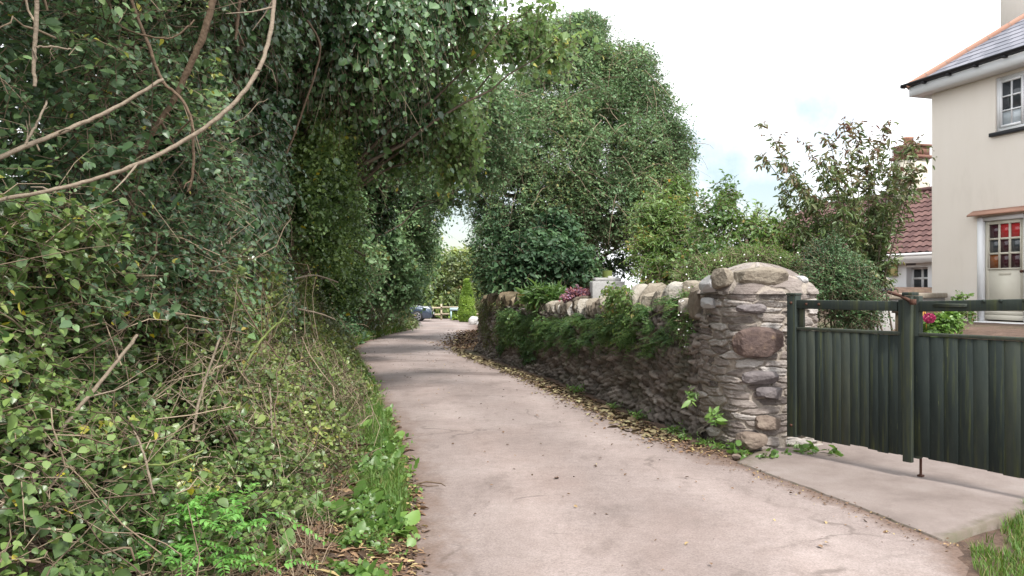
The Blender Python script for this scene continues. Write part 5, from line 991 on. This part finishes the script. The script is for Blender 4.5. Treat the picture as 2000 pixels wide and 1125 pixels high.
def litter(n, fx, y0, y1, L, W, m, name, label, seed, pw=1., lift=.006):
    rng = np.random.default_rng(seed); y = y0+(y1-y0)*rng.uniform(size=n)**pw; x = fx(y, rng); z = np.maximum(gz(x, y), np.where((x > Lx(y)-.05) & (x < Rx(y)+.06), zl(y)+.022*np.sin(np.pi*np.clip((x-Lx(y))/(Rx(y)-Lx(y)), 0, 1)), -9))+lift+.012*rng.uniform(size=n)
    a = rng.uniform(0, 2*np.pi, n); d = np.stack([np.cos(a), np.sin(a), rng.normal(0, .2, n)], -1); nn_ = np.stack([rng.normal(0, .3, n), rng.normal(0, .3, n), np.ones(n)], -1); g_ = Geo(); sc = np.exp(rng.normal(0, .35, n))
    g_.leaves(np.stack([x, y, z], -1), d, nn_, L*sc, W*sc, np.clip(rng.normal(.45, .28, n), 0, 1), .3, .2); o = g_.build(name, M[m]); tag(o, label, 'leaf litter', kind='stuff')
litter(3400, lambda y, r: Rx(y)+.05-np.abs(r.normal(0, .15, len(y))), 8, 20.5, .06, .035, 'ylitter', 'wall_leaf_litter', 'yellow fallen leaves along the foot of the stone wall', 91)
litter(2600, lambda y, r: Rx(y)+.12-np.abs(r.normal(0, .22, len(y))), 7.3, 14, .035, .014, 'litter', 'wall_twig_litter', 'brown bits of twig and bark along the wall foot', 92)
litter(7000, lambda y, r: Lx(y)+.03-np.abs(r.normal(0, .5, len(y)))+.10*r.uniform(size=len(y)), 3.0, 9.5, .055, .016, 'litter', 'verge_litter', 'brown fallen leaves and bark at the left lane edge', 93, 1.5)
litter(5000, lambda y, r: Lx(y)-.45-np.abs(r.normal(0, .5, len(y))), 3.0, 8, .08, .012, 'litter', 'bank_litter', 'dry stalks strewn on the bare bank soil', 94, 1.2)
litter(650, lambda y, r: Rx(y)+r.normal(.0, .13, len(y)), 4.7, 7.4, .016, .009, 'litter', 'joint_litter', 'grit and leaf crumbs along the joint of lane and drive', 97)
litter(420, lambda y, r: Lx(y)+(Rx(y)-Lx(y))*r.uniform(size=len(y)), 4, 26, .025, .014, 'litter', 'lane_litter', 'scattered leaf fragments on the lane surface', 95)
litter(2600, lambda y, r: Rx(y)+.3-np.abs(r.normal(0, .45, len(y)))+.5*r.uniform(size=len(y)), 20.5, 32, .07, .04, 'litter', 'mound_litter', 'brown leaves heaped past the wall end', 96)
# individual weeds: models then copies
def weed_model(seed, nf, K, L, W, ln, label, group, mname='weed', name='verge_weed'):
    rng = np.random.default_rng(seed); root = empty(name, (0, 0, 0), label, 'weed', group); sprout = name == 'wall_sprout'; a = rng.uniform(0, 2*np.pi, nf); d = np.stack([np.cos(a)*.6, np.sin(a)*.6, .35+.6*rng.uniform(size=nf)], -1); g_ = Geo(); gt = Geo()
    sprays(g_, rng, rng.normal(0, .02, (nf, 3)), d, ln*np.exp(rng.normal(0, .3, nf)), K, L, W, droop=.4, hang=.1, up=1.0, gt=None if sprout else gt, tr=.0016, var=.3, fine=True); g_.build('foliage', M[mname], root); sprout or gt.build('stalk_growth', M['greencane'], root); return root
def put(models, spots, rng, smin=.7, smax=1.25):
    used = [False]*len(models)
    for x, y in spots:
        k = rng.integers(len(models)); m0 = models[k]
        if used[k]:
            r = m0.copy(); COL.objects.link(r)
            for ch_ in list(m0.children): c = ch_.copy(); COL.objects.link(c); c.parent = r
        else: r = m0; used[k] = True
        r.location = (x, y, float(max(gz(x, y), zl(y)))); r.rotation_euler = (0, 0, rng.uniform(0, 6.28)); r.scale = (rng.uniform(smin, smax),)*3
rng = np.random.default_rng(83); lb_, gp_ = 'small bright green leafy weed on the left lane verge', 'weeds along the left verge'
mods = [weed_model(700, 11, 6, .055, .042, .20, lb_, gp_), weed_model(701, 14, 8, .035, .025, .24, lb_, gp_), weed_model(702, 8, 5, .075, .06, .22, lb_, gp_)]
sp = [(float(Lx(y)-.06-abs(rng.normal(0, .2))), y) for y in 4.8+9*rng.uniform(size=120)**1.2]+[(float(Lx(y)-rng.uniform(.05, 1.0)), y) for y in rng.uniform(3.4, 5.6, 30)]
put(mods, sp, rng)
lb_, gp_ = 'small green weed at the foot of the gate pier and wall', 'weeds at the wall foot'
mods = [weed_model(710, 8, 5, .06, .045, .16, lb_, gp_, name='wall_weed'), weed_model(711, 10, 6, .07, .025, .20, lb_, gp_, name='wall_weed')]
put(mods, [(1.92, 7.75), (2.02, 7.55), (2.2, 7.28), (2.35, 7.22), (2.55, 7.30), (2.8, 7.5), (2.95, 7.45), (3.1, 7.3), (1.75, 8.4), (1.55, 9.3), (1.35, 10.1), (1.0, 11.6), (1.8, 8.05), (2.75, 7.25)], rng, .6, 1.1)
for i, (px, py, d, lab) in enumerate(((1403, 820, 7.75, 'lime green fern sprouting low on the pier corner'), (1352, 775, 8.15, 'pale hart tongue leaves sprouting from the wall beside the pier'))):
    r = weed_model(720+i, 6, 5, .075, .03, .13, lab, None, name='wall_sprout'); r.location = P(px, py, d)-np.array([.04, .06, 0]); r.rotation_euler = (R(50), 0, 0)
# cow parsley like clump in the near corner
rng = np.random.default_rng(84); cp = empty('cow_parsley', (-1.58, 3.55, float(gz(-1.58, 3.55))), 'fresh bright green ferny clump at the hedge foot', 'plant'); n_ = 150; o_ = np.stack([rng.normal(0, .20, n_), rng.normal(0, .16, n_), rng.uniform(.02, .30, n_)], -1); g_ = Geo(); gt = Geo()
d_ = o_*2+np.array([.15, -.15, .35])+rng.normal(0, .3, o_.shape); sprays(g_, rng, o_, d_, .17, 16, .036, .015, droop=.5, up=1.0, pair=True, tone=rng.uniform(.3, 1, n_), gt=gt, tr=.0015, var=.15); g_.build('foliage', M['parsley'], cp); gt.build('stalk_growth', M['greencane'], cp)
# fallen twig on the lane
q = Geo(); t0 = P(780, 955, 6.15); t0[2] = .03; q.tubes(np.array([[t0, t0+[.12, -.06, .015], t0+[.24, -.13, .02], t0+[.33, -.16, .03]], [t0+[.12, -.06, .015], t0+[.22, -.03, .03], t0+[.34, -.05, .02], t0+[.38, -.13, .02]]]), np.array([[.007, .006, .005, .003]]*2), sides=5); o = q.build('fallen_twig', M['browncane']); tag(o, 'forked dead twig lying on the left lane edge', 'twig')
q = Geo(); t0 = P(1450, 905, 7.0); o = rock('loose_stone', (.09, .07, .05), at_px(1438, 893, 7.2), 5, M['tanstone'], None, sub=2); tag(o, 'small loose stone at the foot of the gate pier', 'stone')
